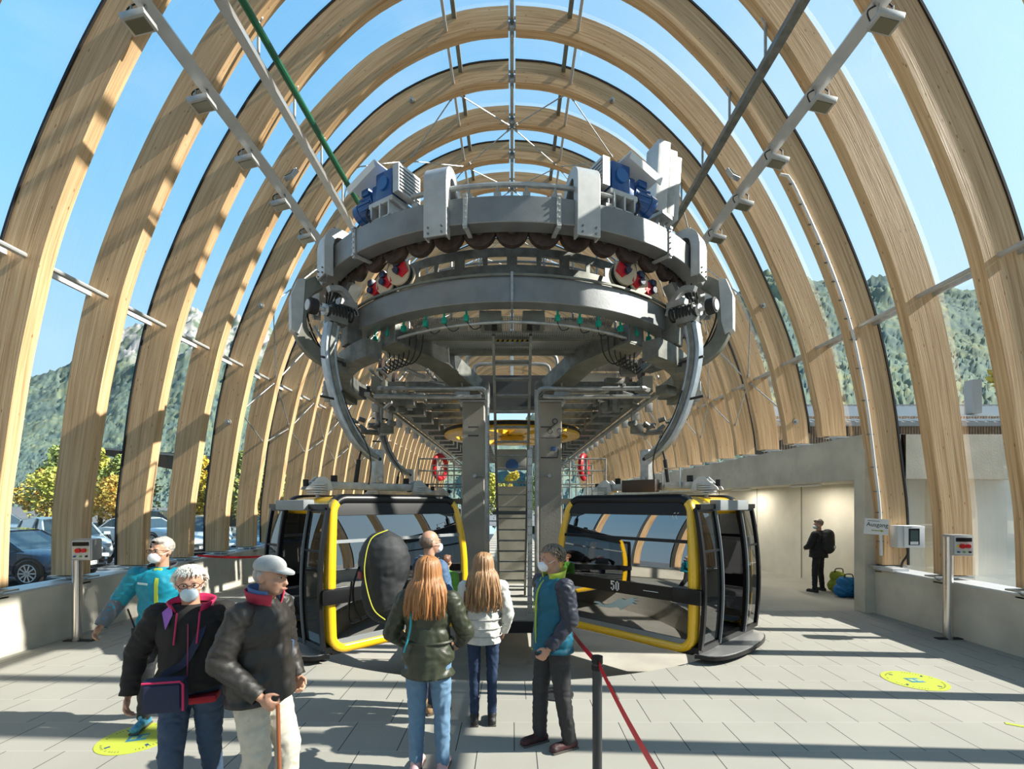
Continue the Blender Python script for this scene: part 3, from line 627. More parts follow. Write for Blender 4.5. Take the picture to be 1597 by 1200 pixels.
# underside
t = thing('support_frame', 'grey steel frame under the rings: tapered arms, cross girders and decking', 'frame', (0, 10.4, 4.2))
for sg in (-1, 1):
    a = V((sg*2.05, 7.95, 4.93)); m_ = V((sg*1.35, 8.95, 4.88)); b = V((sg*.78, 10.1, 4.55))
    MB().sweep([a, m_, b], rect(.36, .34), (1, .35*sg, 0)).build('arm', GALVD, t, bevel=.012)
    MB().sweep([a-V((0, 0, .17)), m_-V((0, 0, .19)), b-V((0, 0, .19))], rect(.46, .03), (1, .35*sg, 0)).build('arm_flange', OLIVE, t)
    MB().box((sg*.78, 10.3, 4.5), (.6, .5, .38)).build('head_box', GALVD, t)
    MB().cyl((sg*.98, 9.5, 4.25), (sg*.98, 9.5, 4.75), .02, 8).rbox((sg*.98, 9.5, 4.28), (.3, .12, .12), .01).build('drop_bracket', GALV, t)
    for i, z in enumerate((4.38, 4.2)):
        mb = MB(); mb.tube(catmull([(sg*2.5, 9.35, z), (sg*2.45, 9.4, z), (sg*1.0, 9.42, z), (sg*.62, 9.42, z), (sg*.52, 9.42, z-.05), (sg*.485, 9.42, z-.15), (sg*.48, 9.42, z-.4), (sg*.48, 9.42, .0)] if i == 0 else [(sg*2.6, 9.3, z), (sg*2.5, 9.3, z), (sg*.9, 9.35, z), (sg*.6, 9.35, z+.02)], 5), .042, 10)
        mb.build('bent_tube', GALV, t)
    for (x0, z0, x1) in ((.78, 5.0, 0), (.92, 5.2, 0)):
        mb = MB(); mb.tube(catmull([(0, 9.9, z0), (sg*(x0-.25), 9.9, z0), (sg*(x0-.06), 9.9, z0-.03), (sg*x0, 9.9, z0-.15), (sg*x0, 9.9, z0-.4), (sg*x0, 9.9, 4.55)], 5), .038, 8); mb.build('bent_pipe', GALV, t)
    # box niches
    MB().rbox((sg*.33, 7.55, 4.98), (.34, .42, .2), .02).build('cable_box', OLIVE, t)
    MB().box((sg*.33, 7.5, 4.875), (.2, .25, .01)).build('box_hatch', BLKP, t)
mb = MB(); mb.box((0, 11.4, 4.75), (2.2, .12, .8)); mb.build('cross_plate', mat('dark_plate', (.10, .10, .10), .6, .2), t)
mb = MB(); mb.build('cross_plate', OLIVE, t) if 0 else None; mb.box((0, 11.3, 4.33), (2.4, .4, .08)); mb.box((0, 9.0, 5.02), (4.6, .14, .2)); mb.box((0, 8.3, 5.02), (3.6, .1, .14)); mb.build('cross_girder', OLIVE, t)
mb = MB()
for sg in (-1, 1):
    for (x, y, wx, wy) in ((1.2, 7.9, .9, .5), (1.1, 8.65, .8, .5), (1.95, 9.3, 1.1, .9), (2.0, 10.3, 1.2, .8), (1.9, 11.3, 1.2, .8)): MB().box((sg*x, y, 5.08), (wx, wy, .02)).build('deck_panel', GRAT, t)
rnd = random.Random(5)
for q in range(26):
    sg = rnd.choice((-1, 1)); c = V((sg*rnd.uniform(1.9, 3.0), rnd.uniform(8.9, 12), rnd.uniform(4.3, 4.9))); MB().rbox(c, (rnd.uniform(.08, .35), rnd.uniform(.08, .4), rnd.uniform(.08, .3)), .01, (0, 0, rnd.random()*3)).build('equipment_box', GALVD, t)
for q in range(24):
    sg = rnd.choice((-1, 1)); c = V((sg*rnd.uniform(1.6, 2.9), rnd.uniform(8.8, 12), rnd.uniform(4.3, 4.9))); MB().cyl(c, c+V((rnd.uniform(-.3, .3), rnd.uniform(-.5, .5), rnd.uniform(-.2, .2))), rnd.uniform(.015, .045), 7).build('rod', GALV, t)
mb = MB()
for sg in (-1, 1):
    for q in range(7): mb.tube(catmull([PR(2.9, sg*(30+q*3), 4.9), PR(2.8, sg*(33+q*3), 4.65), PR(2.7, sg*(40+q*3), 4.55), PR(2.75, sg*(46+q*3), 4.7)], 5), .012, 5)
mb.build('cable', BLACK, t)
mb = MB(); mb.box((0, 7.95, 4.80), (.56, .03, .06)); o = mb.build('warning_strip', mat('yb', (.8, .55, .02), .5), t)
mb = MB()
for i in range(7): mb.box((-.24+i*.08, 7.932, 4.80), (.03, .01, .075), (0, .6, 0))
mb.build('black_stripe', BLACK, o)
# rails back into the hall
for sg, nm in ((-1, 'left'), (1, 'right')):
    t = thing('track_beam', 'long grey track beam with hanging boxes running back into the hall on the %s' % nm, 'beam', (sg*3, 18, 4.5))
    MB().sweep([(sg*2.92, 10.4, 4.72), (sg*2.92, 34, 4.72)], rect(.22, .34), (1, 0, 0)).build('beam', OLIVE, t)
    MB().sweep([(sg*3.12, 10.4, 4.5), (sg*3.12, 34, 4.5)], rect(.12, .08), (1, 0, 0)).build('rail', GALV, t)
    mb = MB()
    for y in [11+1.2*i for i in range(18)]: mb.box((sg*2.45, y, 4.5), (.5, .35, .3)); mb.box((sg*2.66, y+.3, 4.62), (.05, .5, .4)); mb.box((sg*1.9, y, 4.82), (1.8, .12, .16))
    mb.build('drive_box', GALVD, t)
    mb = MB()
    for y in [11+1.2*i for i in range(18)]: mb.box((sg*1.6, y+.6, 4.9), (1.6, .9, .02))
    mb.build('underside_panel', mat('deck_plate', (.42, .44, .42), .35, .6, var=.3, vs=30), t)
    mb = MB()
    for y in [11.5+1.2*i for i in range(18)]: mb.rbox((sg*3.25, y, 4.42), (.16, .12, .2), .01)
    mb.build('rail_bracket', WSTEEL, t)
    mb = MB()
    for y in [11+1.2*i for i in range(18)]: mb.cyl((sg*2.9, y, 5.2), (sg*2.98, y, 5.2), .24, 18)
    mb.build('tyre', TIRE, t)
    # grip of a parked cabin behind
    t = thing('hanging_grip', 'open jaw grip mechanism hanging under the %s track beam' % nm, 'grip', (sg*3.3, 12, 3.9)); rnd = random.Random(9)
    mb = MB()
    for q in range(12):
        c = V((sg*(3.35+rnd.uniform(-.5, .5)), 12+rnd.uniform(-.3, .3), 4.1+rnd.uniform(-.28, .2))); mb.cyl(c, c+V((sg*rnd.uniform(.1, .4), rnd.uniform(-.2, .2), rnd.uniform(-.12, .12))), rnd.uniform(.03, .07), 9)
    mb.rbox((sg*3.1, 12, 4.0), (.3, .2, .25), .03); mb.build('jaw', GALVD, t)
    mb = MB(); mb.sweep([(sg*3.0, 12, 4.4), (sg*3.0, 12, 3.9), (sg*3.35, 12, 3.85)], rect(.12, .08), (0, 1, 0)); mb.build('suspension', GALV, t)
    # red wheel
    t = thing('red_wheel', 'red rimmed wheel on the railing behind the %s cabin' % nm, 'wheel', (sg*2.6, 17.5, 3.2))
    mb = MB(); c = V((sg*2.6, 17.5, 3.45)); mb.tube([c+V((.34*cos(a)*.5, .34*cos(a), .42*sin(a))) for a in [2*pi*i/22 for i in range(22)]], .09, 8, closed=True); mb.build('rim', RED, t)
    mb = MB(); 
    for q in range(5): a = q*pi/5; mb.cyl(c+V((.15*cos(a), .3*cos(a), .38*sin(a))), c-V((.15*cos(a), .3*cos(a), .38*sin(a))), .02, 6)
    mb.cyl((c.x, 17.5, 3.45), (c.x-sg*.8, 17.5, 3.45), .03, 6).cyl((c.x-sg*.8, 17.5, 3.45), (c.x-sg*.8, 17.5, 0), .04, 6); mb.build('spoke', GALV, t)
    t = thing('guard_railing', 'grey tubular railing on the raised deck behind the %s column' % nm, 'railing', (sg*1.9, 15, 0))
    mb = MB()
    for y in (14.2, 16.6):
        for z in (2.7, 3.1, 3.45): mb.cyl((sg*1.15, y, z), (sg*2.75, y, z), .022, 6)
        for x in (1.15, 1.7, 2.2, 2.75): mb.cyl((sg*x, y, 2.3), (sg*x, y, 3.45), .024, 6)
    mb.build('rail', GALV, t)
    mb = MB(); mb.box((sg*1.95, 16, 2.2), (1.7, 4.2, .16)); 
    for x in (1.2, 2.7):
        for y in (14.2, 17.8): mb.box((sg*x, y, .67), (.12, .12, 2.94))
    mb.build('deck', OLIVE, t)
# concrete columns
for sg, nm in ((-1, 'left'), (1, 'right')):
    t = thing('concrete_column', 'square concrete column %s of the central ladder, steel plate on top' % nm, 'column', (sg*.81, 10.35, 0), 'pair of concrete columns')
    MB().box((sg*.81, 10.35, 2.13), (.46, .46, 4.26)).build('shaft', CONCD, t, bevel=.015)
    MB().box((sg*.81, 10.35, 4.28), (.62, .56, .04)).build('top_plate', WSTEEL, t)
    mb = MB()
    if sg > 0:
        for (x, z, r) in ((.9, 3.86, .05), (.8, 3.66, .05), (1.0, 3.66, .05)): mb.tube([(x+r*cos(a), 10.1, z+r*sin(a)) for a in [i*pi/6 for i in range(12)]], .01, 5, closed=True)
        mb.tube([(.6, 10.1, 3.74), (.82, 10.1, 3.74), (.9, 10.1, 3.81)], .012, 5); mb.tube([(.6, 10.1, 3.52), (1.0, 10.1, 3.52), (1.0, 10.1, 3.6)], .012, 5)
        mb.tube([(.6, 10.1, 3.1), (.95, 10.1, 3.1), (.97, 10.1, 3.3)], .012, 5)
    else:
        for z in (3.74, 3.56): mb.box((-.81, 10.11, z), (.22, .004, .03))
    mb.build('conduit', mat('dark_cable', (.08, .08, .085), .6), t)
    mb = MB(); mb.cyl((sg*.5, 10.08, 2.72), (sg*.78, 10.08, 2.72), .015, 6).cyl((sg*.78, 10.12, 2.72), (sg*.78, 10.06, 2.72), .04, 12); mb.build('wall_tie', GALV, t)
    if sg > 0: MB().rbox((.86, 10.08, 3.28), (.09, .06, .08), .01).build('junction_box', BLUE, t)
t = thing('concrete_column', 'broad pale concrete column directly behind the ladder, between the pair of columns', 'column', (0, 13.2, 0))
MB().box((0, 13.2, 1.3), (.78, .6, 2.6)).build('shaft', mat('concrete_pale', (.52, .50, .42), .85, var=.1), t)
MB().rbox((0, 13.2, 3.35), (.85, .5, .5), .06).build('machine_block', mat('grey_green', (.42, .43, .38), .5), t); MB().cyl((0, 12.9, 3.15), (0, 12.8, 3.15), .17, 16).build('blue_cap', BLUE, t)
# ladder
t = thing('ladder', 'steep galvanised ladder rising between the columns up to the ring', 'ladder', (0, 11.2, 0))
LA, LB = V((0, 7.75, 4.85)), V((0, 11.3, .02)); dl = (LB-LA).normalized()
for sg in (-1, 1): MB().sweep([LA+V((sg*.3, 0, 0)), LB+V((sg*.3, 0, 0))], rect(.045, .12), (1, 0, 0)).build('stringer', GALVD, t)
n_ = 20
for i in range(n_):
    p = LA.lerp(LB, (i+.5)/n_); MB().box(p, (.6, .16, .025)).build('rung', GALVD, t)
MB().box(LA.lerp(LB, .60), (.78, .3, .07)).build('landing_bar', mat('dark_plate', (.1, .1, .1)), t)
mb = MB(); mb.box((.33, 8.95, 1.6), (.09, .03, 3.2))
t = tag(mb.build('perforated_post', GALV), 'narrow perforated steel post beside the right side of the ladder', 'post')
mb = MB()
for i in range(20):
    for dx in (-.022, .022): mb.cyl((.33+dx, 8.93, .12+i*.16), (.33+dx, 8.945, .12+i*.16), .009, 6)
mb.build('hole', BLACK, t)
for sg in (-1, 1):
    mb = MB(); mb.box((sg*2.9, 9.2, -.2), (.2, .02, .1)); 
# bullwheel
t = thing('bullwheel', 'big yellow horizontal bullwheel high between the columns at the rear', 'wheel', (0, 14.6, 4.1)); c = V((0, 14.6, 4.22)); R_ = 2.02
def ringprof(mb, prof, n=64):
    m_ = len(prof); P = []; F = []
    for i in range(n):
        a = 2*pi*i/n
        for r_, z in prof: P.append(c+V((r_*cos(a), r_*sin(a), z)))
    for i in range(n):
        for q in range(m_): F.append((i*m_+q, i*m_+(q+1) % m_, ((i+1) % n)*m_+(q+1) % m_, ((i+1) % n)*m_+q))
    return mb.add(P, F)
ringprof(MB(), [(R_, -.1), (R_, -.02), (R_-.05, .0), (R_, .1), (R_-.3, .1), (R_-.35, -.1)]).build('rim', BWY, t)
ringprof(MB(), [(R_+.03, -.01), (R_+.03, .07), (R_-.04, .05), (R_-.04, .01)]).build('groove_liner', BLACK, t)
mb = MB()
for q in range(8): a = q*pi/4+.2; mb.box(c+V((cos(a)*1.0, sin(a)*1.0, -.02)), (1.7, .42, .12), rotz(math.degrees(a)))
mb.build('spoke', BWY, t)
mb = MB(); mb.cyl(c-V((0, 0, .3)), c+V((0, 0, .2)), .35, 24); mb.build('hub', BWY, t)
# motors
def gearmotor(phi, lab, flip):
    t = thing('gear_motor', lab, 'motor', PR(3.7, phi, 6.3)); c = PR(3.6, phi, 6.85); T = TAN(phi)*flip; Rd = RAD(phi); Z = V((0, 0, 1)); M = Matrix((T, Rd, Z)).transposed()
    def L_(x, y, z): return c+T*x+Rd*y+Z*z
    mb = MB(); mb.rbox(L_(.12, 0, 0), (.34, .34, .42), .03, M).rbox(L_(-.08, 0, -.06), (.2, .26, .3), .03, M); mb.build('gearbox', BLUE, t)
    mb = MB(); mb.cyl(L_(.12, .17, .02), L_(.12, .2, .02), .1, 20); mb.build('cover_disc', mat('motor_blue_light', (.03, .15, .42), .3), t)
    mb = MB(); mb.cyl(L_(-.18, 0, -.08), L_(-.48, 0, -.16), .15, 20).cyl(L_(-.48, 0, -.16), L_(-.58, 0, -.185), .16, 20).rbox(L_(-.3, .08, .04), (.16, .16, .1), .02, M); mb.build('motor', BLUE, t)
    mb = MB()
    for q in range(12): a = q*pi/6; mb.box(L_(-.33, cos(a)*.155, -.12+sin(a)*.155), (.26, .012, .03), M)
    mb.build('cooling_fin', BLUE, t)
    mb = MB(); mb.box(L_(-.28, 0, .26), (.62, .5, .03), M@Matrix.Rotation(-.35, 3, 'Y')).box(L_(-.28, .25, .20), (.62, .02, .12), M@Matrix.Rotation(-.35, 3, 'Y')); mb.build('rain_hood', HOOD, t)
    mb = MB(); mb.box(L_(.42, 0, -.02), (.12, .44, .4), M)
    for q in range(7): mb.box(L_(.49, 0, -.17+q*.05), (.02, .4, .02), M)
    mb.build('grille_guard', WSTEEL, t)
    mb = MB(); mb.rbox(L_(.1, .02, -.27), (.5, .4, .08), .02, M)
    for x in (-.08, .1, .28): mb.box(L_(x, .05, -.4), (.03, .36, .22), M)
    mb.box(L_(.1, 0, -.5), (.5, .42, .03), M); mb.build('mounting', WSTEEL, t)
    mb = MB(); mb.tube(catmull([L_(-.2, .12, -.15), L_(-.15, .25, -.4), L_(-.05, .24, -.55), L_(.0, .1, -.62)], 6), .02, 6); mb.build('cable', BLACK, t)
gearmotor(-32, 'blue gear motor with white hood on the left of the upper ring', 1)
gearmotor(26.5, 'blue gear motor with white hood on the right of the upper ring', -1)
t = thing('control_cabinet', 'tall grey electrical cabinet standing on the right of the upper ring', 'cabinet', PR(3.5, 44, 6.4)); c = PR(3.45, 43, 7.38)
Mr = rotz(20)@Matrix.Rotation(radians(4), 3, 'Y')
MB().rbox(c, (.22, .34, 1.15), .012, Mr).build('housing', WSTEEL, t)
MB().rbox(c+Mr@V((.2, .02, -.03)), (.16, .3, 1.08), .01, Mr).build('door', GALV, t)
MB().rbox(c+Mr@V((.35, .04, -.05)), (.1, .26, 1.04), .01, Mr).build('side_panel', WSTEEL, t)
mb = MB(); mb.box(PR(3.5, 43, 6.76), (.3, .3, .05), rotz(43)).cyl(PR(3.6, 40, 6.25), PR(3.5, 42, 6.8), .03, 6).cyl(PR(3.6, 46, 6.25), PR(3.5, 44, 6.8), .03, 6); mb.build('bracket', GALV, t)
# ------------------------------------------------------------------ cabins
HX, HY, ZL, ZT = 1.24, 1.0, .09, 2.28
def YZ(z): u = (z-1.0)/1.25; return HY-.17*u*u if z > 1.0 else HY-.05*((1.0-z)/.9)**2
def outline(d, n=6, R=.26):
    """cabin end outline (x,z), d inward"""
    r = max(R-d, .05); x1 = HX-d; z0, z1 = ZL+d, ZT-d; P = []
    for cx, cz, a0 in ((x1-r, z1-r, 0), (-x1+r, z1-r, 90), (-x1+r, z0+r, 180), (x1-r, z0+r, 270)):
        for i in range(n+1):
            a = radians(a0+90*i/n); P.append([cx+r*cos(a), cz+r*sin(a)])
    o = []
    L_ = len(P)
    for i in range(L_):   # extra points on long sides
        a, b = P[i], P[(i+1) % L_]; o.append(a)
        if abs(a[0]-b[0])+abs(a[1]-b[1]) > .5:
            for j in range(1, 8): o.append([a[0]+(b[0]-a[0])*j/8, a[1]+(b[1]-a[1])*j/8])
    for p in o:   # sides bulge outwards at mid height
        u = (p[1]-.95)/1.2; p[0] *= 1-.09*u*u
    return o
def loopmesh(mb, loops):
    m_ = len(loops[0]); P = [p for l in loops for p in l]; F = []
    for a in range(len(loops)-1):
        for i in range(m_): F.append((a*m_+i, a*m_+(i+1) % m_, (a+1)*m_+(i+1) % m_, (a+1)*m_+i))
    return mb.add(P, F)
def xin(z, d):
    o = outline(d); xs = []
    best = 0
    for i in range(len(o)):
        a, b = o[i], o[(i+1) % len(o)]
        if (a[1]-z)*(b[1]-z) <= 0 and a[1] != b[1]: best = max(best, abs(a[0]+(b[0]-a[0])*(z-a[1])/(b[1]-a[1])))
    return best
DIGITS = {'5': ['###', '#..', '##.', '..#', '..#', '#.#', '.#.'], '0': ['.#.', '#.#', '#.#', '#.#', '#.#', '#.#', '.#.']}
def make_cabin(lab, front, number):
    t = thing('gondola_cabin', lab, 'gondola', (0, 0, 0))
    for s_ in (-1, 1):
        lo = []
        for d_, dy in ((.04, -.20), (.0, -.16), (.0, -.03), (.02, -.004), (.05, .004), (.10, -.0), (.125, -.02), (.13, -.06), (.12, -.12)):
            lo.append([V((x, s_*(YZ(z)+dy), z)) for x, z in outline(d_)])
        mb = loopmesh(MB(), lo); ol = outline(.0); top_ = [i for i in range(len(ol)) if ol[i][1] > ZT-.12 and ol[(i+1) % len(ol)][1] > ZT-.12 and max(abs(ol[i][0]), abs(ol[(i+1) % len(ol)][0])) < HX-.17]
        m_ = len(ol); F_ = mb.f; mt = MB(); mt.v = list(mb.v); mt.f = [f for k_, f in enumerate(F_) if k_ % m_ in top_]; mt.mi = [0]*len(mt.f); mb.f = [f for k_, f in enumerate(F_) if k_ % m_ not in top_]; mb.mi = [0]*len(mb.f)
        mb.build('yellow_frame', YEL, t, smooth=50); mt.build('roof_edge_trim', BLKP, t, smooth=50)
        # curved end pane in horizontal slices
        def band(z0, z1, d_, dy, n=10, xlim=None, th=0):
            mb = MB(); P = []
            for i in range(n+1):
                z = z0+(z1-z0)*i/n; x = xin(z, d_); xa, xb = (-x, x) if xlim is None else xlim
                xa, xb = max(xa, -x), min(xb, x)
                for q in range(7): P.append(V((xa+(xb-xa)*q/6, s_*(YZ(z)+dy), z)))
            F = [(i*7+q, i*7+q+1, (i+1)*7+q+1, (i+1)*7+q) for i in range(n) for q in range(6)]
            mb.add(P, F)
            if th:
                m_ = len(P); mb.add([p-V((0, s_*th, 0)) for p in P], F)
                rim = [q for q in range(6)]; 
                for i in range(n): mb.add([P[i*7], P[(i+1)*7], P[(i+1)*7]-V((0, s_*th, 0)), P[i*7]-V((0, s_*th, 0))], [(0, 1, 2, 3)]); mb.add([P[i*7+6], P[(i+1)*7+6], P[(i+1)*7+6]-V((0, s_*th, 0)), P[i*7+6]-V((0, s_*th, 0))], [(0, 1, 2, 3)])
                for b_ in (0, n*7): mb.add([P[b_], P[b_+6], P[b_+6]-V((0, s_*th, 0)), P[b_]-V((0, s_*th, 0))], [(0, 1, 2, 3)])
            return mb
        band(.97, ZT-.14, .12, -.045).build('upper_pane', CG, t, smooth=60)
        band(ZL+.14, .80, .12, -.045).build('lower_pane', CG, t, smooth=60)
        band(1.60, 1.645, .12, -.02, 2, th=.03).build('window_bar', BLKP if number else GREYP, t)
        bb = band(.79, .98, .12, -.03, 4, th=.03).build('black_band', BLKP, t)
        band(ZT-.30, ZT-.12, .12, -.03, 4, th=.02).build('roof_edge', BLKP, t)
        band(ZL+.12, ZL+.20, .12, -.03, 2, th=.04).build('sill', GREYP, t)
        MB().rbox((HX-.13, s_*(1.0), .90), (.42, .10, .21), .03).build('bumper', BLKP, t)
        if number and s_ == front:
            mb = MB(); px = .021
            x0 = -.14 if s_ > 0 else -.02; 
            for di, ch in enumerate('50'):
                for r_, row in enumerate(DIGITS[ch]):
                    for q, c_ in enumerate(row):
                        if c_ == '#': xx = (di*4+q)*px*(1 if s_ < 0 else -1); mb.box((-.12+xx, s_*(YZ(.89)-.026), .955-r_*px), (px*1.02, .004, px*1.02))
            mb.build('number', WHITE, bb)
            # bird of prey decal and small arc emblem
            sh = [(-.50, .60), (-.42, .605), (-.34, .57), (-.24, .585), (-.16, .63), (-.08, .685), (-.01, .71), (.06, .70), (.13, .73), (.25, .775), (.19, .735), (.29, .75), (.2, .705), (.29, .71), (.18, .675), (.25, .66), (.13, .64), (.03, .575), (-.03, .53), (-.07, .575), (-.16, .55), (-.25, .53), (-.33, .535), (-.45, .52), (-.38, .545), (-.52, .54), (-.41, .565), (-.53, .575)] if True else [(-.46, .58), (-.36, .60), (-.30, .57), (-.20, .575), (-.12, .62), (-.04, .66), (.0, .66), (.05, .64), (.12, .67), (.22, .70), (.18, .67), (.25, .68), (.19, .65), (.24, .65), (.17, .625), (.2, .61), (.12, .60), (.02, .56), (-.03, .53), (-.08, .565), (-.16, .54), (-.26, .53), (-.32, .54), (-.42, .53), (-.38, .55), (-.48, .55), (-.41, .565)]
            if s_ > 0: sh = [(-x, z) for x, z in sh]
            MB().poly([(x+.06, s_*(YZ(z)-.034), z) for x, z in sh], (0, s_*.004, 0)).build('bird_decal', mat('decal', (.50, .62, .60), .5), t)
            mb = MB()
            for k_ in (0, 1):
                a0 = [V((.88+.05*k_-.05*sin(a), s_*(YZ(2.0)-.035), 1.965+.05*cos(a))) for a in [i*pi/7+.2 for i in range(7)]]; mb.tube(a0, .006, 5)
            mb.build('emblem', WHITE, t)
            MB().box((.55, s_*(YZ(.89)-.024), .885), (.24, .004, .008)).build('thin_lettering', WHITE, bb)
    # roof, floor
    mb = MB(); lo = []
    up = [(x, z) for x, z in outline(.035) if z > 1.9]
    up = sorted(up, key=lambda p: -p[0]); n = len(up)
    P = [V((x, y, z)) for y in (-.80, .80) for x, z in up]+[V((x*.97, y, z-.03)) for y in (-.80, .80) for x, z in up]
    mb.add(P, [(i, i+1, n+i+1, n+i) for i in range(n-1)]+[(2*n+i, 2*n+i+1, 3*n+i+1, 3*n+i) for i in range(n-1)]); mb.build('roof', YEL, t)
    MB().rbox((0, 0, .14), (2.3, 1.86, .10), .02).build('floor_panel', BLKP, t)
    # inner side wall
    MB().rbox((-1.19, 0, .5), (.05, 1.6, .7), .01).build('side_panel', GREYP, t)
    mb = MB(); mb.box((-1.185, 0, 1.45), (.01, 1.6, 1.15)); mb.build('side_pane', DG, t)
    mb = MB()
    for y in (-.8, 0, .8): mb.box((-1.2, y, 1.45), (.03, .04, 1.2))
    mb.build('side_mullion', BLKP, t)
    # benches
    for s_ in (-1, 1):
        mb = MB(); mb.rbox((-.1, s_*.62, .52), (1.7, .38, .06), .02); mb.rbox((-.1, s_*.83, .78), (1.7, .05, .4), .02); mb.build('bench', mat('seat', (.05, .05, .055), .5), t)
        mb = MB(); 
        for x in (-.8, .1): mb.box((x, s_*.7, .34), (.04, .25, .3))
        mb.build('bench_leg', ALU, t)
    # doors
    def XD(z): u = (z-.95)/1.2; return 1.33-.13*u*u
    for s_ in (-1, 1):
        y0, y1 = s_*.42, s_*.96
        d = None
        mb = MB(); zs = [.2+i*(2.08-.2)/12 for i in range(13)]
        mb.sweep([V((XD(z), y0, z)) for z in zs], rect(.05, .05), (0, 1, 0)); mb.sweep([V((XD(z), y1, z)) for z in zs], rect(.06, .05), (0, 1, 0))
        for z in (.22, 2.06): mb.box((XD(z), (y0+y1)/2, z), (.05, .54, .06))
        mb.box((XD(1.5), (y0+y1)/2, 1.5), (.03, .54, .03))
        d = mb.build('door_leaf', BLKP, t)
        mb = MB(); P = []
        for z in zs: P += [V((XD(z), y0, z)), V((XD(z), y1, z))]
        mb.add(P, [(2*i, 2*i+1, 2*i+3, 2*i+2) for i in range(12)]); mb.build('door_pane', DG, d, smooth=60)
        mb = MB(); mb.sweep([V((XD(z)+.03, y0+s_*.02, z)) for z in zs], rect(.012, .03), (0, 1, 0)); mb.build('door_seal', GREYP, d)
    mb = MB(); mb.rbox((1.27, 0, 2.12), (.16, 1.0, .15), .02); mb.build('door_header', GREYP, t)
    MB().box((1.24, 0, 2.10), (.08, 1.9, .07)).build('door_track', BLKP, t); MB().box((1.2, 0, .17), (.1, 1.9, .08)).build('door_track', BLKP, t)
    P = [(1.2, -.95, .10)]+[(1.25+.34*cos(a)**.7 if cos(a) > 0 else 1.25, .92*sin(a), .10) for a in [-pi/2+pi*i/16 for i in range(17)]]+[(1.2, .95, .10)]
    MB().poly([V((1.18+(p[0]-1.18)*1.04, p[1]*1.02, .07)) for p in P], (0, 0, .05)).build('step_rim', BLKP, t)
    MB().poly([V(p)+V((0, 0, .02)) for p in P], (0, 0, .012)).build('step_plate', ALU, t)
    # roof gear
    zr = 2.40
    MB().rbox((0, 0, zr+.02), (2.0, .14, .12), .01).build('roof_beam', GALV, t)
    for s_ in (-1, 1):
        mb = MB(); P = [(s_*.72, zr-.06), (s_*.76, zr+.08), (s_*.84, zr+.15), (s_*.92, zr+.15), (s_*1.02, zr+.06), (s_*1.12, zr-.01), (s_*1.14, zr-.05)]
        for y in (-.10, .07): mb.poly([(x, y, z) for x, z in P], (0, .03, 0))
        mb.build('horn_plate', WSTEEL, t)
        mb = MB()
        for i in range(5): mb.cyl((s_*.92, 0, zr-.12+i*.035), (s_*.92, 0, zr-.10+i*.035), .15, 20)
        mb.cyl((s_*.92, 0, 2.2), (s_*.92, 0, zr+.12), .03, 8); mb.build('damper', WSTEEL, t)
        mb = MB(); mb.cyl((s_*.66, .0, zr+.08), (s_*.66, 0, zr+.18), .05, 10).cyl((s_*1.1, 0, zr), (s_*1.1, 0, zr+.1), .04, 10); mb.build('bolt', BLACK, t)
    if number:
        MB().rbox((-.12, front*.16, zr+.03), (.62, .14, .2), .01).build('buffer_box', mat('brown_box', (.05, .035, .03), .6), t)
        mb = MB(); mb.tube([(.25, front*.1, zr), (.25, front*.1, zr+.3), (.55, front*.1, zr+.3), (.55, front*.1, zr)], .012, 6); mb.build('wire_bow', ALU, t)
    # hanger
    hp = catmull([(-.08, 0, 2.9), (.06, 0, 2.97), (.27, 0, 3.15), (.44, 0, 3.40), (.57, 0, 3.68), (.69, 0, 4.08), (.745, 0, 4.5), (.69, 0, 4.92)], 5)
    n = len(hp); h_ = MB().sweep(hp, rect(.15, .17), (0, 1, 0), scales=[.85+.35*i/n for i in range(n)]).build('hanger_arm', mat('hanger_steel', (.42, .47, .51), .38, .55, var=.12, vs=8), t, bevel=.02)
    hp2 = [p+V((0, front*.09*(.85+.35*i/n), 0)) for i, p in enumerate(hp)]
    MB().sweep(hp2, rect(.02, .07), (0, 1, 0)).build('arm_web', GALVD, h_)
    mb = MB(); mb.rbox((-.10, 0, 2.76), (.16, .14, .56), .02); mb.cyl((-.1, -.09, 2.55), (-.1, .09, 2.55), .04, 12); mb.build('hanger_foot', GALV, t)
    mb = MB(); mb.cyl((-.1, front*.075, 2.88), (-.1, front*.08, 2.88), .03, 14); mb.build('hole', BLACK, t)
    mb = MB(); mb.cyl((.30, 0, 2.45), (.24, 0, 2.85), .035, 10).cyl((.24, 0, 2.85), (.2, 0, 3.0), .018, 8); mb.build('shock_absorber', BLACK, t)
    mb = MB(); mb.tube(catmull([(.58, front*.1, 3.9), (.45, front*.14, 3.5), (.2, front*.16, 3.1), (.08, front*.1, 2.8), (.12, front*.1, 2.45)], 6), .01, 6); mb.build('cable', BLACK, t)
    g = MB().rbox((.62, 0, 5.06), (.30, .22, .26), .03).build('grip', GALVD, t)
    mb = MB(); pts = []
    for i in range(8*12+1): a = i*2*pi/12; pts.append((.36+.42*i/(8*12), front*.05+.1*cos(a), 5.12+.1*sin(a)))
    mb.tube(pts, .016, 6); mb.build('spring', BLACK, g)
    mb = MB(); mb.cyl((.95, front*.03, 5.1), (1.08, front*.03, 5.1), .12, 24); mb.build('roller', BLACK, g, bevel=.015)
    mb = MB(); mb.cyl((1.08, front*.03, 5.1), (1.095, front*.03, 5.1), .08, 20).cyl((.75, front*.03, 5.1), (.95, front*.03, 5.1), .035, 10).cyl((.8, front*.03, 5.1), (.84, front*.03, 5.1), .09, 16); mb.build('roller_cap', WSTEEL, g)
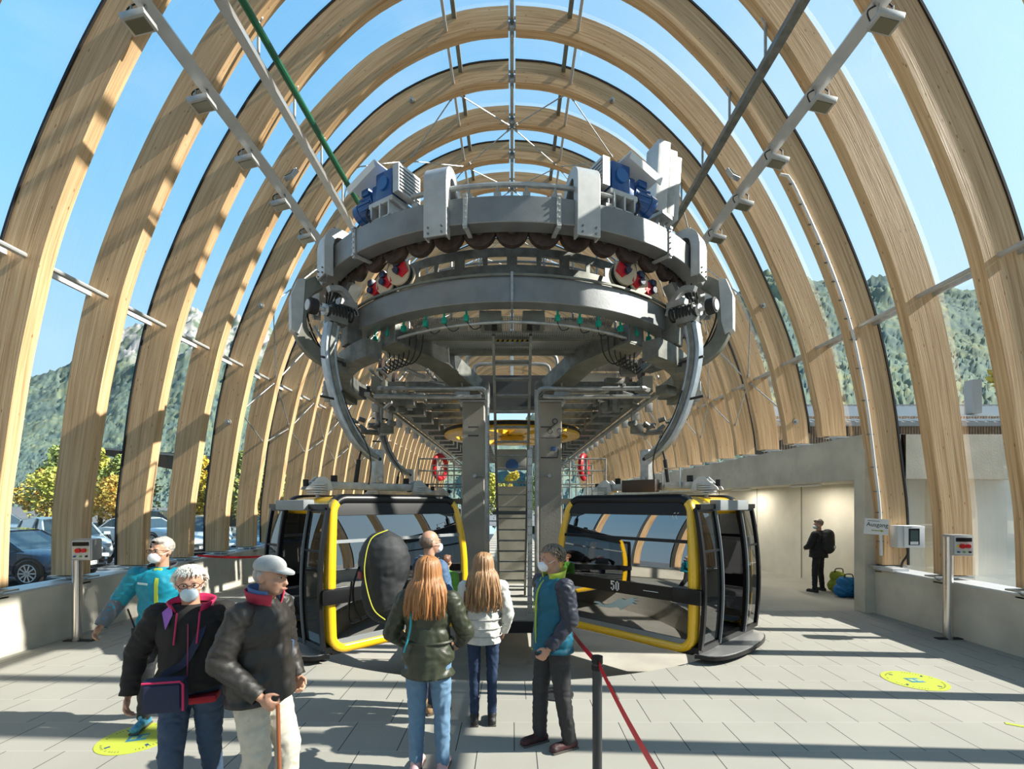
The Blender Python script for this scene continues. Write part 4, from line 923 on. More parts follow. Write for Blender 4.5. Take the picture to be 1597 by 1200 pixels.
    mb = MB(); mb.sweep(catmull([(.3, 0, 5.15), (.38, 0, 5.35), (.55, 0, 5.5), (.75, 0, 5.45)], 4), rect(.1, .08), (0, 1, 0)); mb.box((.45, 0, 5.3), (.3, .14, .1)); mb.build('lever', GALV, g)
    mb = MB(); 
    for z in (4.35, 3.75): mb.cyl((.55, front*.05, z), (.9, front*.05, z+.02), .02, 6).cyl((.52, front*.05, z), (.52, front*.05, z-.06), .03, 8)
    mb.build('pin', BLACK, h_)
    return t
gl = make_cabin('yellow framed gondola cabin on the left, door end facing the cars', 1, False)
gl.location = (-2.31, 7.99, 0); gl.rotation_euler = (0, 0, radians(-133.6))
gr = make_cabin('yellow framed gondola cabin on the right, number 50 on its black band', -1, True)
gr.location = (2.31, 7.99, 0); gr.rotation_euler = (0, 0, radians(-46.4))
# third cabin behind the left one: hanger seen between
g3 = make_cabin('gondola further back, only its dark curved hanger shows behind left cabin', 1, False)
g3.location = (-2.75, 12.7, 0); g3.rotation_euler = (0, 0, radians(180))

# ------------------------------------------------------------------ small equipment
def post(x, y, lab, h, face):
    t = thing('control_post', lab, 'control post', (x, y, 0))
    MB().cyl((x, y, 0), (x, y, h), .065, 20).build('pole', STAIN, t)
    MB().box((x+.04, y, .008), (.45, .1, .016)).build('foot_plate', BLACK, t)
    R_ = rotz(face); c = V((x, y, 0))+R_@V((.13, 0, h-.13))
    MB().rbox(c, (.30, .24, .33), .03, R_).build('housing', mat('post_box', (.42, .43, .44), .35, .5), t)
    b = MB().rbox(c+R_@V((0, -.125, 0)), (.25, .01, .28), .004, R_).build('panel', mat('panel_w', (.62, .62, .60), .4), t)
    MB().rbox(c+R_@V((0, -.135, .09)), (.22, .012, .06), .004, R_).build('display', BLKP, b)
    mb = MB(); 
    for dx, r in ((-.03, .036), (.05, .032)): mb.cyl(c+R_@V((dx, -.13, -.01)), c+R_@V((dx, -.165, -.01)), r, 14)
    mb.build('red_button', RED, b)
    MB().rbox(c+R_@V((0, -.132, -.01)), (.2, .008, .035), .004, R_).build('yellow_plate', mat('yellow_plate', (.8, .6, .05), .5), b)
    for dx, m_ in ((-.08, BLUE), (0, mat('green_btn', (.15, .35, .1), .4)), (.08, BLACK)): MB().cyl(c+R_@V((dx, -.13, -.1)), c+R_@V((dx, -.155, -.1)), .015, 12).build('push_button', m_, b)
    return t
post(-6.78, 7.54, 'stainless steel control post with red buttons beside the left concrete wall', 1.56, 10)
post(6.9, 7.65, 'stainless steel control post with red buttons beside the right concrete wall', 1.62, -8)
# stanchions and belts
def stanchion(x, y, lab):
    t = thing('barrier_post', lab, 'barrier post', (x, y, 0))
    MB().cyl((x, y, .02), (x, y, .95), .036, 20).build('pole', mat('anthracite', (.03, .032, .035), .4), t)
    MB().cyl((x, y, .95), (x, y, 1.0), .042, 20).cyl((x, y, .9), (x, y, .93), .042, 20).build('head', BLKP, t)
    mb = MB(); mb.cyl((x, y, 0), (x, y, .015), .19, 28).cyl((x, y, .015), (x, y, .035), .185, 28, r2=.06); mb.build('base', MC['anthracite'] , t); return t
stanchion(.64, 3.63, 'black barrier post in the foreground holding the red belt')
stanchion(.50, 5.42, 'black barrier post hidden behind the man in the blue vest, round foot showing')
stanchion(.66, 1.7, 'black barrier post nearest the camera at the end of the red belt')
def belt(a, b, lab):
    a, b = V(a), V(b); n = 10; P = [a.lerp(b, i/n)-V((0, 0, .03*sin(pi*i/n))) for i in range(n+1)]
    o = MB().sweep(P, rect(.003, .05), (b-a).cross(V((0, 0, 1)))).build('barrier_belt', RED); tag(o, lab, 'belt', 'red barrier belts')
belt((.645, 3.59, .95), (.66, 1.74, .95), 'red belt stretched from the black foreground post towards the camera')
belt((.51, 5.38, .95), (.635, 3.67, .95), 'red belt stretched from the black foreground post back behind the man in the vest')
o = None
belt((-6.9, 10.6, 1.0), (-5.4, 10.6, .98), 'red belt in front of the left wall behind the man with the cap')
stanchion(-5.38, 10.6, 'black barrier post behind the man in the grey cap, end of the far red belt')
# Ausgang sign
def textmesh(s_, size, loc, rot, m, name, parent, ext=.002):
    cu = bpy.data.curves.new(name, 'FONT'); cu.body = s_; cu.size = size; cu.extrude = ext; cu.align_x = 'CENTER'
    o = bpy.data.objects.new(name, cu); COL.objects.link(o); dg = bpy.context.evaluated_depsgraph_get()
    me = bpy.data.meshes.new_from_object(o.evaluated_get(dg)); bpy.data.objects.remove(o)
    me.transform(Matrix.Translation(V(loc))@rot.to_4x4()); me.materials.clear(); me.materials.append(m)
    return link(name, me, parent, smooth=0)
DKT = mat('dark_text', (.03, .05, .05), .5)
Rs = Matrix.Rotation(radians(-10), 3, 'Z')@Matrix.Rotation(radians(90), 3, 'X')@Matrix.Rotation(radians(-4), 3, 'Z')
t = thing('exit_sign', 'white paper sign reading Ausgang with arrow, taped to the right pillar', 'sign', (6.95, 9.2, 1.6))
c = V((6.95, 9.22, 1.70))
MB().box(c, (.42, .30, .006), Rs).build('sheet', WHITE, t)
textmesh('Ausgang', .112, c+Rs@V((.01, .0, .004)), Rs, DKT, 'lettering', t)
MB().box(c+Rs@V((-.06, .105, .004)), (.2, .012, .003), Rs).build('small_line', GREYP, t)
mb = MB(); mb.box(c+Rs@V((.0, -.075, .005)), (.17, .014, .003), Rs); mb.poly([c+Rs@V(p) for p in ((.08, -.10, .004), (.13, -.075, .004), (.08, -.05, .004))], Rs@V((0, 0, .003))); mb.build('arrow', mat('olive_arrow', (.35, .38, .03), .5), t)
# defibrillator style cabinet
t = thing('wall_cabinet', 'white cabinet with dark window fixed to the third arch on the right', 'cabinet', (7.2, 9.1, 1.3)); Rc = rotz(-4); c = V((7.45, 9.15, 1.52))
MB().rbox(c, (.44, .22, .42), .02, Rc).build('housing', mat('cabinet_white', (.70, .71, .70), .35), t)
d = MB().rbox(c+Rc@V((.06, -.13, 0)), (.36, .02, .40), .008, Rc).build('door', WHITE, t)
MB().box(c+Rc@V((.05, -.142, 0)), (.19, .006, .31), Rc).build('window_frame', BLKP, d)
MB().box(c+Rc@V((.05, -.146, .02)), (.14, .004, .2), Rc).build('display', mat('dk_green', (.05, .09, .08), .15), d)
MB().box(c+Rc@V((.05, -.147, -.115)), (.14, .004, .055), Rc).build('label_strip', WHITE, d)
MB().box(c+Rc@V((-.03, -.142, .18)), (.08, .004, .01), Rc).build('small_line', GREYP, d)
mb = MB(); mb.tube(catmull([c+V((.03, 0, -.2)), c+V((.05, .02, -.35)), c+V((-.02, .05, -.5)), c+V((0, .1, -.62))], 5), .02, 6); mb.build('cable', BLACK, t)
# floor stickers
def sticker(x, y, r, lab, rot):
    t = thing('floor_sticker', lab, 'floor sticker', (x, y, 0), 'round yellow floor stickers')
    MB().cyl((x, y, .001), (x, y, .004), r, 48).build('disc', mat('sticker_yellow', (.44, .50, .05), .6), t)
    R_ = rotz(rot); BM = mat('sticker_blue', (.05, .22, .32), .5)
    MB().rbox(V((x, y, .005)), (r*.5, r*.42, .002), .0009, R_).build('centre_pictogram', BM, t)
    mb = MB()
    for a in range(4):
        p = R_@V((cos(a*pi/2+.6)*r*.72, sin(a*pi/2+.6)*r*.72, .005)); mb.box(V((x, y, 0))+p, (.04, .025, .002), rotz(rot+a*90+35))
    mb.build('blue_mark', mat('sticker_navy', (.02, .06, .16), .5), t)
    s_ = 'ABSTAND HALTEN'; 
    mb = MB(); mb.box(V((x, y, .0055))+R_@V((-.03, .0, 0)), (r*.16, r*.2, .0015), R_).box(V((x, y, .0055))+R_@V((.05, 0, 0)), (r*.16, r*.2, .0015), R_); mb.build('figure', mat('sticker_light', (.4, .55, .2), .5), t)
    mb = MB(); rnd = random.Random(2)
    for a in range(64):
        if a % 16 > 11 or rnd.random() < .15: continue
        an = a*2*pi/64+.25; p = V((cos(an)*r*.84, sin(an)*r*.84, .0052)); mb.box(V((x, y, 0))+R_@p, (.006, .016, .001), rotz(rot+math.degrees(an)-90))
    mb.build('ring_lettering', DKT, t)
sticker(-3.42, 4.42, .31, 'round yellow floor sticker with blue centre, under the white haired woman', 20)
sticker(4.87, 5.85, .33, 'round yellow floor sticker with blue centre on the sunny right floor', 0)
tag(MB().box((4.95, 4.62, .003), (.34, .05, .003), (0, 0, -.6)).build('floor_tape', MC['sticker_yellow']), 'short yellow tape strip at the right photo edge on the floor', 'tape')
# ------------------------------------------------------------------ outside: cars, trees, buildings, mountains
def make_car(lab, paint, loc, rot, suv=0, plate=None, grp='parked cars outside the left glass'):
    t = thing('parked_car', lab, 'car', (0, 0, 0), grp)
    k = 1.12 if suv else 1.0
    st = [(-2.25, .55, .62, .6), (-2.18, .35, .86, .74), (-2.0, .26, .95, .83), (-1.5, .24, 1.0, .88), (-.6, .24, .96, .9), (.4, .24, .94, .9), (1.2, .24, .92, .89), (1.75, .25, .82, .86), (2.12, .3, .70, .76), (2.25, .42, .56, .6)]
    mb = MB(); P = []; m_ = 10
    for x, zb, zt, hw in st:
        zt *= (1.12 if suv else 1)
        P += [V((x, -hw*.9, zb)), V((x, -hw, zb+.12)), V((x, -hw*1.01, (zb+zt)/2)), V((x, -hw*.97, zt-.07)), V((x, -hw*.8, zt)), V((x, hw*.8, zt)), V((x, hw*.97, zt-.07)), V((x, hw*1.01, (zb+zt)/2)), V((x, hw, zb+.12)), V((x, hw*.9, zb))]
    F = [(i*m_+q, i*m_+(q+1) % m_, (i+1)*m_+(q+1) % m_, (i+1)*m_+q) for i in range(len(st)-1) for q in range(m_)]+[tuple(range(m_)), tuple((len(st)-1)*m_+q for q in range(m_))]
    mb.add(P, F); body = mb.build('body', paint, t, smooth=50)
    zb = .9*(1.12 if suv else 1); zr = 1.46 if not suv else 1.66
    roof = [(-1.95, zb, .80), (-1.35 if not suv else -1.8, zr-.08, .64), (-.9, zr-.01, .62), (-.1, zr, .62), (.35, zr-.05, .62), (1.2, zb-.0, .78)]
    mb = MB(); P = []
    for x, z, hw in roof[1:5]: P += [V((x, -hw, z-.04)), V((x, -hw*.85, z)), V((x, hw*.85, z)), V((x, hw, z-.04)), V((x, hw*.9, z-.08)), V((x, -hw*.9, z-.08))]
    mb.add(P, [(i*6+q, i*6+(q+1) % 6, (i+1)*6+(q+1) % 6, (i+1)*6+q) for i in range(3) for q in range(6)]+[(0, 1, 2, 3, 4, 5), (18, 19, 20, 21, 22, 23)])
    for s_ in (-1, 1):
        for a, b in ((roof[0], roof[1]), (roof[5], roof[4])): mb.cyl((a[0], s_*a[2], a[1]-.03), (b[0], s_*b[2], b[1]-.05), .035, 6)
        mb.cyl((-.15, s_*.82, zb), (-.15, s_*.63, zr-.05), .035, 6)
    mb.build('roof', paint, t, smooth=50)
    mb = MB(); P = []
    for x, z, hw in roof: P += [V((x, -hw, z-.05)), V((x, hw, z-.05))]
    ins = [V((x*.99, s_*.84, zb-.05)) for x in (-1.9, 1.15) for s_ in (-1, 1)]
    for s_ in (-1, 1):
        pl = [V((x, s_*(hw-.01), z-.05)) for x, z, hw in roof]; mb.add(pl, [tuple(range(len(pl)))])
    for i in (0, 4): a, b = roof[i], roof[i+1]; mb.add([V((a[0], -a[2], a[1]-.04)), V((a[0], a[2], a[1]-.04)), V((b[0], b[2], b[1]-.06)), V((b[0], -b[2], b[1]-.06))], [(0, 1, 2, 3)])
    mb.build('windows', mat('car_glass', (.03, .05, .055), .04, coat=1), t, smooth=0)
    for x in (-1.38, 1.42):
        for s_ in (-1, 1):
            w_ = MB().cyl((x, s_*.68, .33), (x, s_*.90, .33), .33, 26).build('wheel', mat('car_tyre', (.015, .015, .016), .7), t, bevel=.02)
            mb = MB(); mb.cyl((x, s_*.895, .33), (x, s_*.91, .33), .06, 12)
            for q in range(10): a = q*pi/5; mb.box((x+.12*cos(a), s_*.905, .33+.12*sin(a)), (.22, .02, .035), Matrix.Rotation(-a, 3, 'Y'))
            mb.tube([(x+.225*cos(a), s_*.9, .33+.225*sin(a)) for a in [i*pi/10 for i in range(20)]], .015, 5, closed=True); mb.build('rim', ALU, w_)
    mb = MB()
    for x in (-1.38, 1.42):
        for s_ in (-1, 1): mb.tube([(x+.37*cos(a), s_*.885, .36+.37*sin(a)) for a in [i*pi/10 for i in range(-1, 12)]], .03, 6)
    mb.build('wheel_arch', BLACK, t)
    for s_ in (-1, 1):
        MB().rbox((2.1, s_*.60, .66*(1.1 if suv else 1)), (.22, .26, .11), .03, (0, 0, -s_*.5)).build('headlamp', mat('car_lamp', (.6, .65, .68), .1, coat=1), t)
        MB().rbox((-2.17, s_*.6, .78), (.14, .26, .14), .03, (0, 0, s_*.4)).build('tail_lamp', RED, t)
        MB().rbox((.9, s_*.98, zb+.06), (.12, .2, .12), .03).build('mirror', paint, t)
    MB().box((2.2, 0, .55), (.1, 1.0, .16)).box((2.22, 0, .38), (.06, 1.1, .08)).build('grille', BLKP, t)
    p = MB().box((2.275, 0, .5), (.01, .5, .11)).build('number_plate', WHITE, t)
    textmesh('OA L 2' if plate is None else plate, .12, (2.282, 0, .46), Matrix(((0, 0, 1), (1, 0, 0), (0, 1, 0))), DKT, 'plate_lettering', p)
    t.location = loc; t.rotation_euler = (0, 0, rot); return t
P_B = mat('paint_navy', (.006, .02, .05), .15, coat=1); P_W = mat('paint_pale', (.62, .70, .72), .2, coat=1); P_S = mat('paint_silver', (.35, .42, .46), .25, .5, coat=1); P_D = mat('paint_dark', (.03, .04, .05), .2, coat=1); P_T = mat('paint_steel', (.16, .26, .33), .2, .4, coat=1)
make_car('dark blue car nearest the left photo edge, bonnet pointing right', P_B, (-13.9, 13.3, 0), radians(1))
make_car('pale white car behind the dark blue one, seen between first and third arch', P_W, (-16.0, 17.2, 0), radians(-32), 1)
make_car('white station wagon in the second row behind the third arch', P_W, (-18.6, 24.5, 0), radians(-12), 0)
make_car('pale silver car with black grille seen between the third and fourth arches', P_W, (-12.6, 20.0, 0), radians(-58), 1)
make_car('grey hatchback in the back row left of the second arch', P_S, (-28.0, 26.0, 0), radians(-5), 1)
make_car('silver car seen between the fourth and fifth arch', P_S, (-13.6, 27.0, 0), radians(-60), 0)
make_car('steel blue car further back seen between the fifth and sixth arch', P_T, (-10.9, 29.5, 0), radians(-75), 1)
make_car('dark car in the back row behind the white station wagon', P_D, (-24.0, 33.0, 0), radians(0), 1)
make_car('pale car in the back row nearest the hall', P_S, (-15.4, 34.0, 0), radians(-40), 0)
make_car('dark blue car glimpsed behind the man with the grey cap', P_T, (-9.7, 19.5, 0), radians(-85), 0)
make_car('black car at the far left edge behind the grey hatchback', P_D, (-33.0, 31.0, 0), radians(-10), 0)
# canopy building on the left
t = thing('canopy_building', 'low building with a broad dark flat canopy roof beyond the parked cars on the left', 'building', (-22, 46, 0))
MB().poly([(-37, 44, 7.0), (-30, 44, 6.7), (-14, 44, 4.9), (-14, 44, 3.6), (-30, 44, 5.0), (-37, 44, 6.5)], (0, 9, 0)).build('canopy', mat('canopy_dark', (.035, .028, .028), .6), t)
MB().poly([(-37, 43.9, 7.02), (-14, 43.9, 4.92), (-14, 43.9, 5.12), (-37, 43.9, 7.2)], (0, 9, 0)).build('roof_edge', GREYP, t)
mb = MB()
for x in (-33, -26.3, -19, -15): mb.box((x, 48, 2.2), (1.0 if x != -26.3 else .5, 1, 4.6))
mb.build('support', mat('pale_wall', (.55, .58, .60), .6), t)
MB().box((-23, 52, 1.5), (24, 1, 3.2)).build('back_wall', mat('dim_wall', (.20, .20, .2), .7), t)
# right building
t = thing('timber_building', 'long building with slatted timber facade and ribbed metal roof outside the right glass', 'building', (26, 27, 0))
def ribmat(nm, c1, c2, sc, ax, rough=.5, metal=0):
    m = bpy.data.materials.new(nm); m.use_nodes = True; nt = m.node_tree; b = nt.nodes['Principled BSDF']; b.inputs['Roughness'].default_value = rough; b.inputs['Metallic'].default_value = metal
    tc = nt.nodes.new('ShaderNodeTexCoord'); sp = nt.nodes.new('ShaderNodeSeparateXYZ'); nt.links.new(tc.outputs['Object'], sp.inputs[0])
    q = nt.nodes.new('ShaderNodeMath'); q.operation = 'MULTIPLY'; q.inputs[1].default_value = sc; nt.links.new(sp.outputs[ax], q.inputs[0])
    f = nt.nodes.new('ShaderNodeMath'); f.operation = 'FRACT'; nt.links.new(q.outputs[0], f.inputs[0])
    fl = nt.nodes.new('ShaderNodeMath'); fl.operation = 'FLOOR'; nt.links.new(q.outputs[0], fl.inputs[0]); wn = nt.nodes.new('ShaderNodeTexWhiteNoise'); wn.noise_dimensions = '1D'; nt.links.new(fl.outputs[0], wn.inputs['W'])
    r = nt.nodes.new('ShaderNodeValToRGB'); r.color_ramp.elements[0].position = .28; r.color_ramp.elements[1].position = .3; r.color_ramp.elements[0].color = (*c2, 1); r.color_ramp.elements[1].color = (*c1, 1); nt.links.new(f.outputs[0], r.inputs[0])
    mm = nt.nodes.new('ShaderNodeMixRGB'); mm.blend_type = 'MULTIPLY'; mm.inputs[0].default_value = .4; nt.links.new(r.outputs[0], mm.inputs[1]); nt.links.new(wn.outputs['Value'], mm.inputs[2]); nt.links.new(mm.outputs[0], b.inputs['Base Color']); return m
MB().box((30, 27.5, 3.4), (32, 1, 7.2)).build('facade', ribmat('slats', (.44, .33, .24), (.06, .05, .045), 6.5, 0), t)
mb = MB()
for x in [14.2+.155*i for i in range(100)]: mb.box((x+.05, 26.95, 4.8), (.05, .06, 4.4))
mb.build('slat', mat('slat_wood', (.40, .31, .24), .7, var=.25, vs=3), t)['kind'] = 'stuff'
MB().box((30, 26.9, 4.62), (32, .12, .08)).build('facade_rail', GALVD, t)
mb = MB(); mb.add([(13.5, 26.2, 6.55), (46, 26.2, 6.55), (46, 36, 9.3), (13.5, 36, 9.3)], [(0, 1, 2, 3)])
mb.add([(13.5, 26.2, 6.45), (46, 26.2, 6.45), (46, 36, 9.2), (13.5, 36, 9.2)], [(0, 1, 2, 3)]); mb.build('roof', mat('roof_sheet', (.46, .45, .43), .7, 0, var=.1, vs=1), t, smooth=0)
mb = MB()
for i in range(66): x = 13.6+i*.5; mb.cyl((x, 26.15, 6.6), (x-1.6, 36, 9.36), .07, 5)
mb.build('roof_rib', mat('roof_rib', (.62, .61, .58), .7, 0), t)
MB().box((30, 26.15, 6.42), (33, .2, .22)).build('gutter', GREYP, t)
MB().box((27.65, 29, 8.5), (.55, .55, 2.0)).build('chimney', GREYP, t)
MB().box((30, 36, 9.35), (33, .5, .2)).build('ridge_cap', GREYP, t)
for x in (17.6, 22.6): MB().box((x, 26.88, 3.3), (1.0, .12, 2.4)).build('window', mat('bluish_pane', (.12, .2, .16), .1), t)
# far end of the hall
# trees with leafy crowns
def leafmat(nm, c1, c2):
    m = mat(nm, c1, .6, col2=c2, vs=.9); return m
def tree_mesh(seed, n=2600, R=2.6, H=4.2, z0=1.2, leaf=.16, lean=0):
    rnd = random.Random(seed); mb = MB(); blobs = []
    for i in range(16):
        a = rnd.random()*2*pi; q = rnd.random(); z = z0+.5+q*H; r_ = R*(1-abs(q-.4)*.9)*.7*rnd.random(); blobs.append((V((r_*cos(a), r_*sin(a), z)), R*(.26+.3*rnd.random())*(1.15-q*.6)))
    for i in range(n):
        c, r = rnd.choice(blobs); d = V((rnd.gauss(0, 1), rnd.gauss(0, 1), rnd.gauss(0, 1))).normalized(); p = c+d*r*(.75+.35*rnd.random())
        u = V((rnd.gauss(0, 1), rnd.gauss(0, 1), rnd.gauss(0, .6))).normalized(); v = (u.cross(d+V((rnd.gauss(0, .4), rnd.gauss(0, .4), rnd.gauss(0, .4))))).normalized(); s_ = leaf*(.6+.8*rnd.random())
        mb.add([p-u*s_, p-v*s_*.6, p+u*s_, p+v*s_*.6], [(0, 1, 2, 3)])
    return mb
def trunk_mesh(seed, H=4): 
    rnd = random.Random(seed); mb = MB(); mb.tube([(0, 0, -.1), (.05, 0, H*.4), (0, .08, H*.9)], .14, 7, scales=[1.2, .9, .4])
    for i in range(7):
        a = rnd.random()*2*pi; z = H*(.35+.45*rnd.random()); mb.tube([(0, 0, z), (cos(a)*.6, sin(a)*.6, z+.5), (cos(a)*1.3, sin(a)*1.3, z+1.2)], .06, 5, scales=[1, .7, .3])
    return mb
BARK = mat('bark', (.10, .075, .05), .9)
L1 = leafmat('leaf_yellow', (.60, .54, .09), (.36, .45, .10)); L2 = leafmat('leaf_green', (.22, .32, .09), (.38, .44, .12)); L3 = leafmat('leaf_gold', (.80, .58, .06), (.58, .50, .09)); L4 = leafmat('leaf_orange', (.66, .36, .07), (.52, .48, .1))
protos = []
def place_tree(i, x, y, s_, kind, lab, grp='autumn trees beyond the car park'):
    t = thing('tree', lab, 'tree', (x, y, 0), grp); seed, m_ = [(1, L1), (2, L2), (3, L3), (4, L4)][kind]
    key = kind
    while len(protos) <= kind: protos.append(None)
    if protos[kind] is None:
        a = tree_mesh(seed, n=2600, R=2.7 if kind != 2 else 1.6, H=4.0 if kind != 2 else 5.0); b = trunk_mesh(seed)
        ms = []
        for q, mm in ((a, m_), (b, BARK)):
            me = bpy.data.meshes.new('tree_part'); me.from_pydata(q.v, [], q.f); me.materials.append(mm); ms.append(me)
        protos[kind] = ms
    for nm, me in zip(('crown', 'trunk'), protos[kind]):
        o = bpy.data.objects.new(nm, me); COL.objects.link(o); o.parent = t
    t.scale = (s_, s_, s_); t.rotation_euler = (0, 0, i*1.3)
TS = [(-36, 38, .85, 0, 'yellow green tree at the left photo edge beyond the cars'), (-35, 44, 1.05, 1, 'darker green tree between first and second arch beyond the cars'), (-30.5, 37, .75, 3, 'low orange tinged tree just left of the second arch'),
      (-40, 47, 1.25, 0, 'larger yellow tree behind the left edge trees'), (-24.8, 38, .95, 2, 'golden yellow slender tree between second and third arch'), (-22.6, 41, .8, 3, 'orange tree behind the golden slender one'),
      (-20.7, 38, 1.0, 1, 'leafy green tree between the third and fourth arch'), (-19.3, 39, .85, 0, 'yellow green tree just left of the fourth arch'), (-15.2, 38, .62, 3, 'small orange tree between fourth and fifth arch'), (-13.2, 39, .8, 0, 'yellow tree between fifth and sixth arch'),
      (-46, 50, 1.3, 1, 'tall green tree at the back of the left edge'), (-11.4, 41, .8, 2, 'golden tree between the sixth and seventh arch'), (-34, 55, 1.25, 1, 'green tree standing behind the orange tinged one'), (-27, 60, 1.15, 0, 'pale tree behind the dark canopy roof, left'), (-20, 62, 1.2, 1, 'green tree behind the dark canopy roof, right'), (-39.5, 41, .9, 3, 'orange tree cut by the left photo edge')]
for i, (x, y, s_, k_, lb) in enumerate(TS): place_tree(i, x, y, s_, k_, lb)
place_tree(3, 43.5, 41, 2.15, 2, 'golden tree beside the chimney beyond the metal roof', None); place_tree(5, 59, 44, 2.2, 3, 'orange tree at the right photo edge beyond the metal roof', None)
# small trees at the far end
for i, (x, y, s_, k_) in enumerate(((-3, 58, 1, 0), (0, 60, .9, 2), (3.5, 58, 1, 1))): place_tree(i, x, y, s_, k_, ['yellow tree at the far open end of the hall, left', 'golden tree at the far open end of the hall, centre', 'green tree at the far open end of the hall, right'][i], None)
# mountains
def forest_mat(nm, rock):
    m = bpy.data.materials.new(nm); m.use_nodes = True; nt = m.node_tree; b = nt.nodes['Principled BSDF']; b.inputs['Roughness'].default_value = .95; b.inputs['Specular IOR Level'].default_value = .1; L = nt.links.new
    g = nt.nodes.new('ShaderNodeNewGeometry'); sp = nt.nodes.new('ShaderNodeSeparateXYZ'); L(g.outputs['Position'], sp.inputs[0])
    def N(sc, d): n = nt.nodes.new('ShaderNodeTexNoise'); n.inputs['Scale'].default_value = sc; n.inputs['Detail'].default_value = d; L(g.outputs['Position'], n.inputs['Vector']); return n
    n1 = N(.012, 6); n2 = N(.10, 3)
    r = nt.nodes.new('ShaderNodeValToRGB'); es = r.color_ramp.elements; es[0].position = .30; es[0].color = (.085, .135, .14, 1); es[1].position = .75; es[1].color = (.30, .26, .12, 1)  # greens shifted lighter and bluer to put distance haze into the forest colour
    for p, c in ((.45, (.12, .18, .165, 1)), (.56, (.17, .22, .16, 1)), (.68, (.25, .27, .15, 1))): q = es.new(p); q.color = c
    mx = nt.nodes.new('ShaderNodeMixRGB'); mx.inputs[0].default_value = .45; L(n1.outputs['Fac'], mx.inputs[1]); L(n2.outputs['Fac'], mx.inputs[2]); L(mx.outputs[0], r.inputs[0])
    if rock:
        n3 = N(.035, 8); rr = nt.nodes.new('ShaderNodeValToRGB'); rr.color_ramp.elements[0].position = .40; rr.color_ramp.elements[0].color = (.16, .21, .16, 1); rr.color_ramp.elements[1].position = .56; rr.color_ramp.elements[1].color = (.52, .50, .47, 1); L(n3.outputs['Fac'], rr.inputs[0])
        mp = nt.nodes.new('ShaderNodeMapRange'); mp.inputs[1].default_value = 240; mp.inputs[2].default_value = 290; a = nt.nodes.new('ShaderNodeMath'); a.operation = 'MULTIPLY_ADD'; a.inputs[1].default_value = 90
        L(n1.outputs['Fac'], a.inputs[0]); L(sp.outputs[2], a.inputs[2]); L(a.outputs[0], mp.inputs[0]); mp.inputs[1].default_value = 292; mp.inputs[2].default_value = 325
        sq = nt.nodes.new('ShaderNodeMath'); sq.operation = 'ADD'; sq.inputs[1].default_value = 600; L(sp.outputs[0], sq.inputs[0]); s2 = nt.nodes.new('ShaderNodeMath'); s2.operation = 'MULTIPLY'; L(sq.outputs[0], s2.inputs[0]); L(sq.outputs[0], s2.inputs[1])
        s3 = nt.nodes.new('ShaderNodeMath'); s3.operation = 'MULTIPLY_ADD'; s3.inputs[1].default_value = -.0007; L(s2.outputs[0], s3.inputs[0]); L(a.outputs[0], s3.inputs[2]); L(s3.outputs[0], mp.inputs[0])
        m2 = nt.nodes.new('ShaderNodeMixRGB'); L(mp.outputs[0], m2.inputs[0]); L(r.outputs[0], m2.inputs[1]); L(rr.outputs[0], m2.inputs[2]); L(m2.outputs[0], b.inputs['Base Color'])
    else: L(r.outputs[0], b.inputs['Base Color'])
    return m
def interp(T, x):
    if x <= T[0][0]: return T[0][1]
    for (a, b), (c, d) in zip(T, T[1:]):
        if x <= c: return b+(d-b)*(x-a)/(c-a)
    return T[-1][1]
def mountain(nm, prof, r0, r1, x0, x1, nx, nr, m, lab, spike):
    """terrain rising from a valley at y=r0 to the crest line at y=r1; prof gives the crest height along x"""
    mb = MB(); P = []
    for j in range(nr+1):
        v = j/nr; y = r0+(r1-r0)*v
        for i in range(nx+1):
            u = i/nx; x = (x0+(x1-x0)*u); X = x*(y/r1); h = interp(prof, x)
            z = h*(v**(2.1 if spike > 6.5 else 1.25))*(1+.0)
            z += noise.fractal(V((X*.006, y*.006, 1)), 1, 2, 6)*26*v*(1 if v < .97 else .3)
            z += noise.noise(V((X*.12, y*.12, 3)))*spike*.5+abs(noise.noise(V((X*.35, y*.2, 7))))*spike
            if h > 285 and v > .75: z += noise.fractal(V((X*.025, y*.025, 9)), .9, 2, 5)*16
            P.append(V((X, y, z-6)))
    n = nx+1
    F = [(j*n+i, j*n+i+1, (j+1)*n+i+1, (j+1)*n+i) for j in range(nr) for i in range(nx)]
    mb.add(P, F); o = mb.build(nm, m, smooth=80); o['kind'] = 'structure'; return o
DL = 1000
def pxz(px, py, D=DL): return ((px-798.5)/754*D, (785-py)/754*D)
leftp = [pxz(a, b) for a, b in ((-200, 640), (-60, 610), (38, 585), (107, 566), (150, 538), (182, 512), (200, 506), (232, 500), (262, 492), (285, 478), (300, 474), (318, 482), (345, 500), (362, 494), (372, 488), (390, 500), (420, 502), (440, 520), (520, 560), (600, 600), (700, 640), (780, 660), (900, 650))]
mountain('mountain_left', leftp, 150, DL, leftp[0][0], leftp[-1][0], 420, 170, forest_mat('forest_rock', True), '', 7)
rightp = [(x*.6, z*.6) for x, z in [pxz(a, b) for a, b in ((820, 640), (1000, 560), (1100, 500), (1180, 425), (1210, 418), (1270, 430), (1290, 428), (1340, 428), (1380, 424), (1420, 434), (1500, 446), (1545, 448), (1600, 470), (1750, 520), (1900, 560))]]
mountain('mountain_right', rightp, 120, 600, rightp[0][0], rightp[-1][0], 380, 130, forest_mat('forest_plain', False), '', 6)
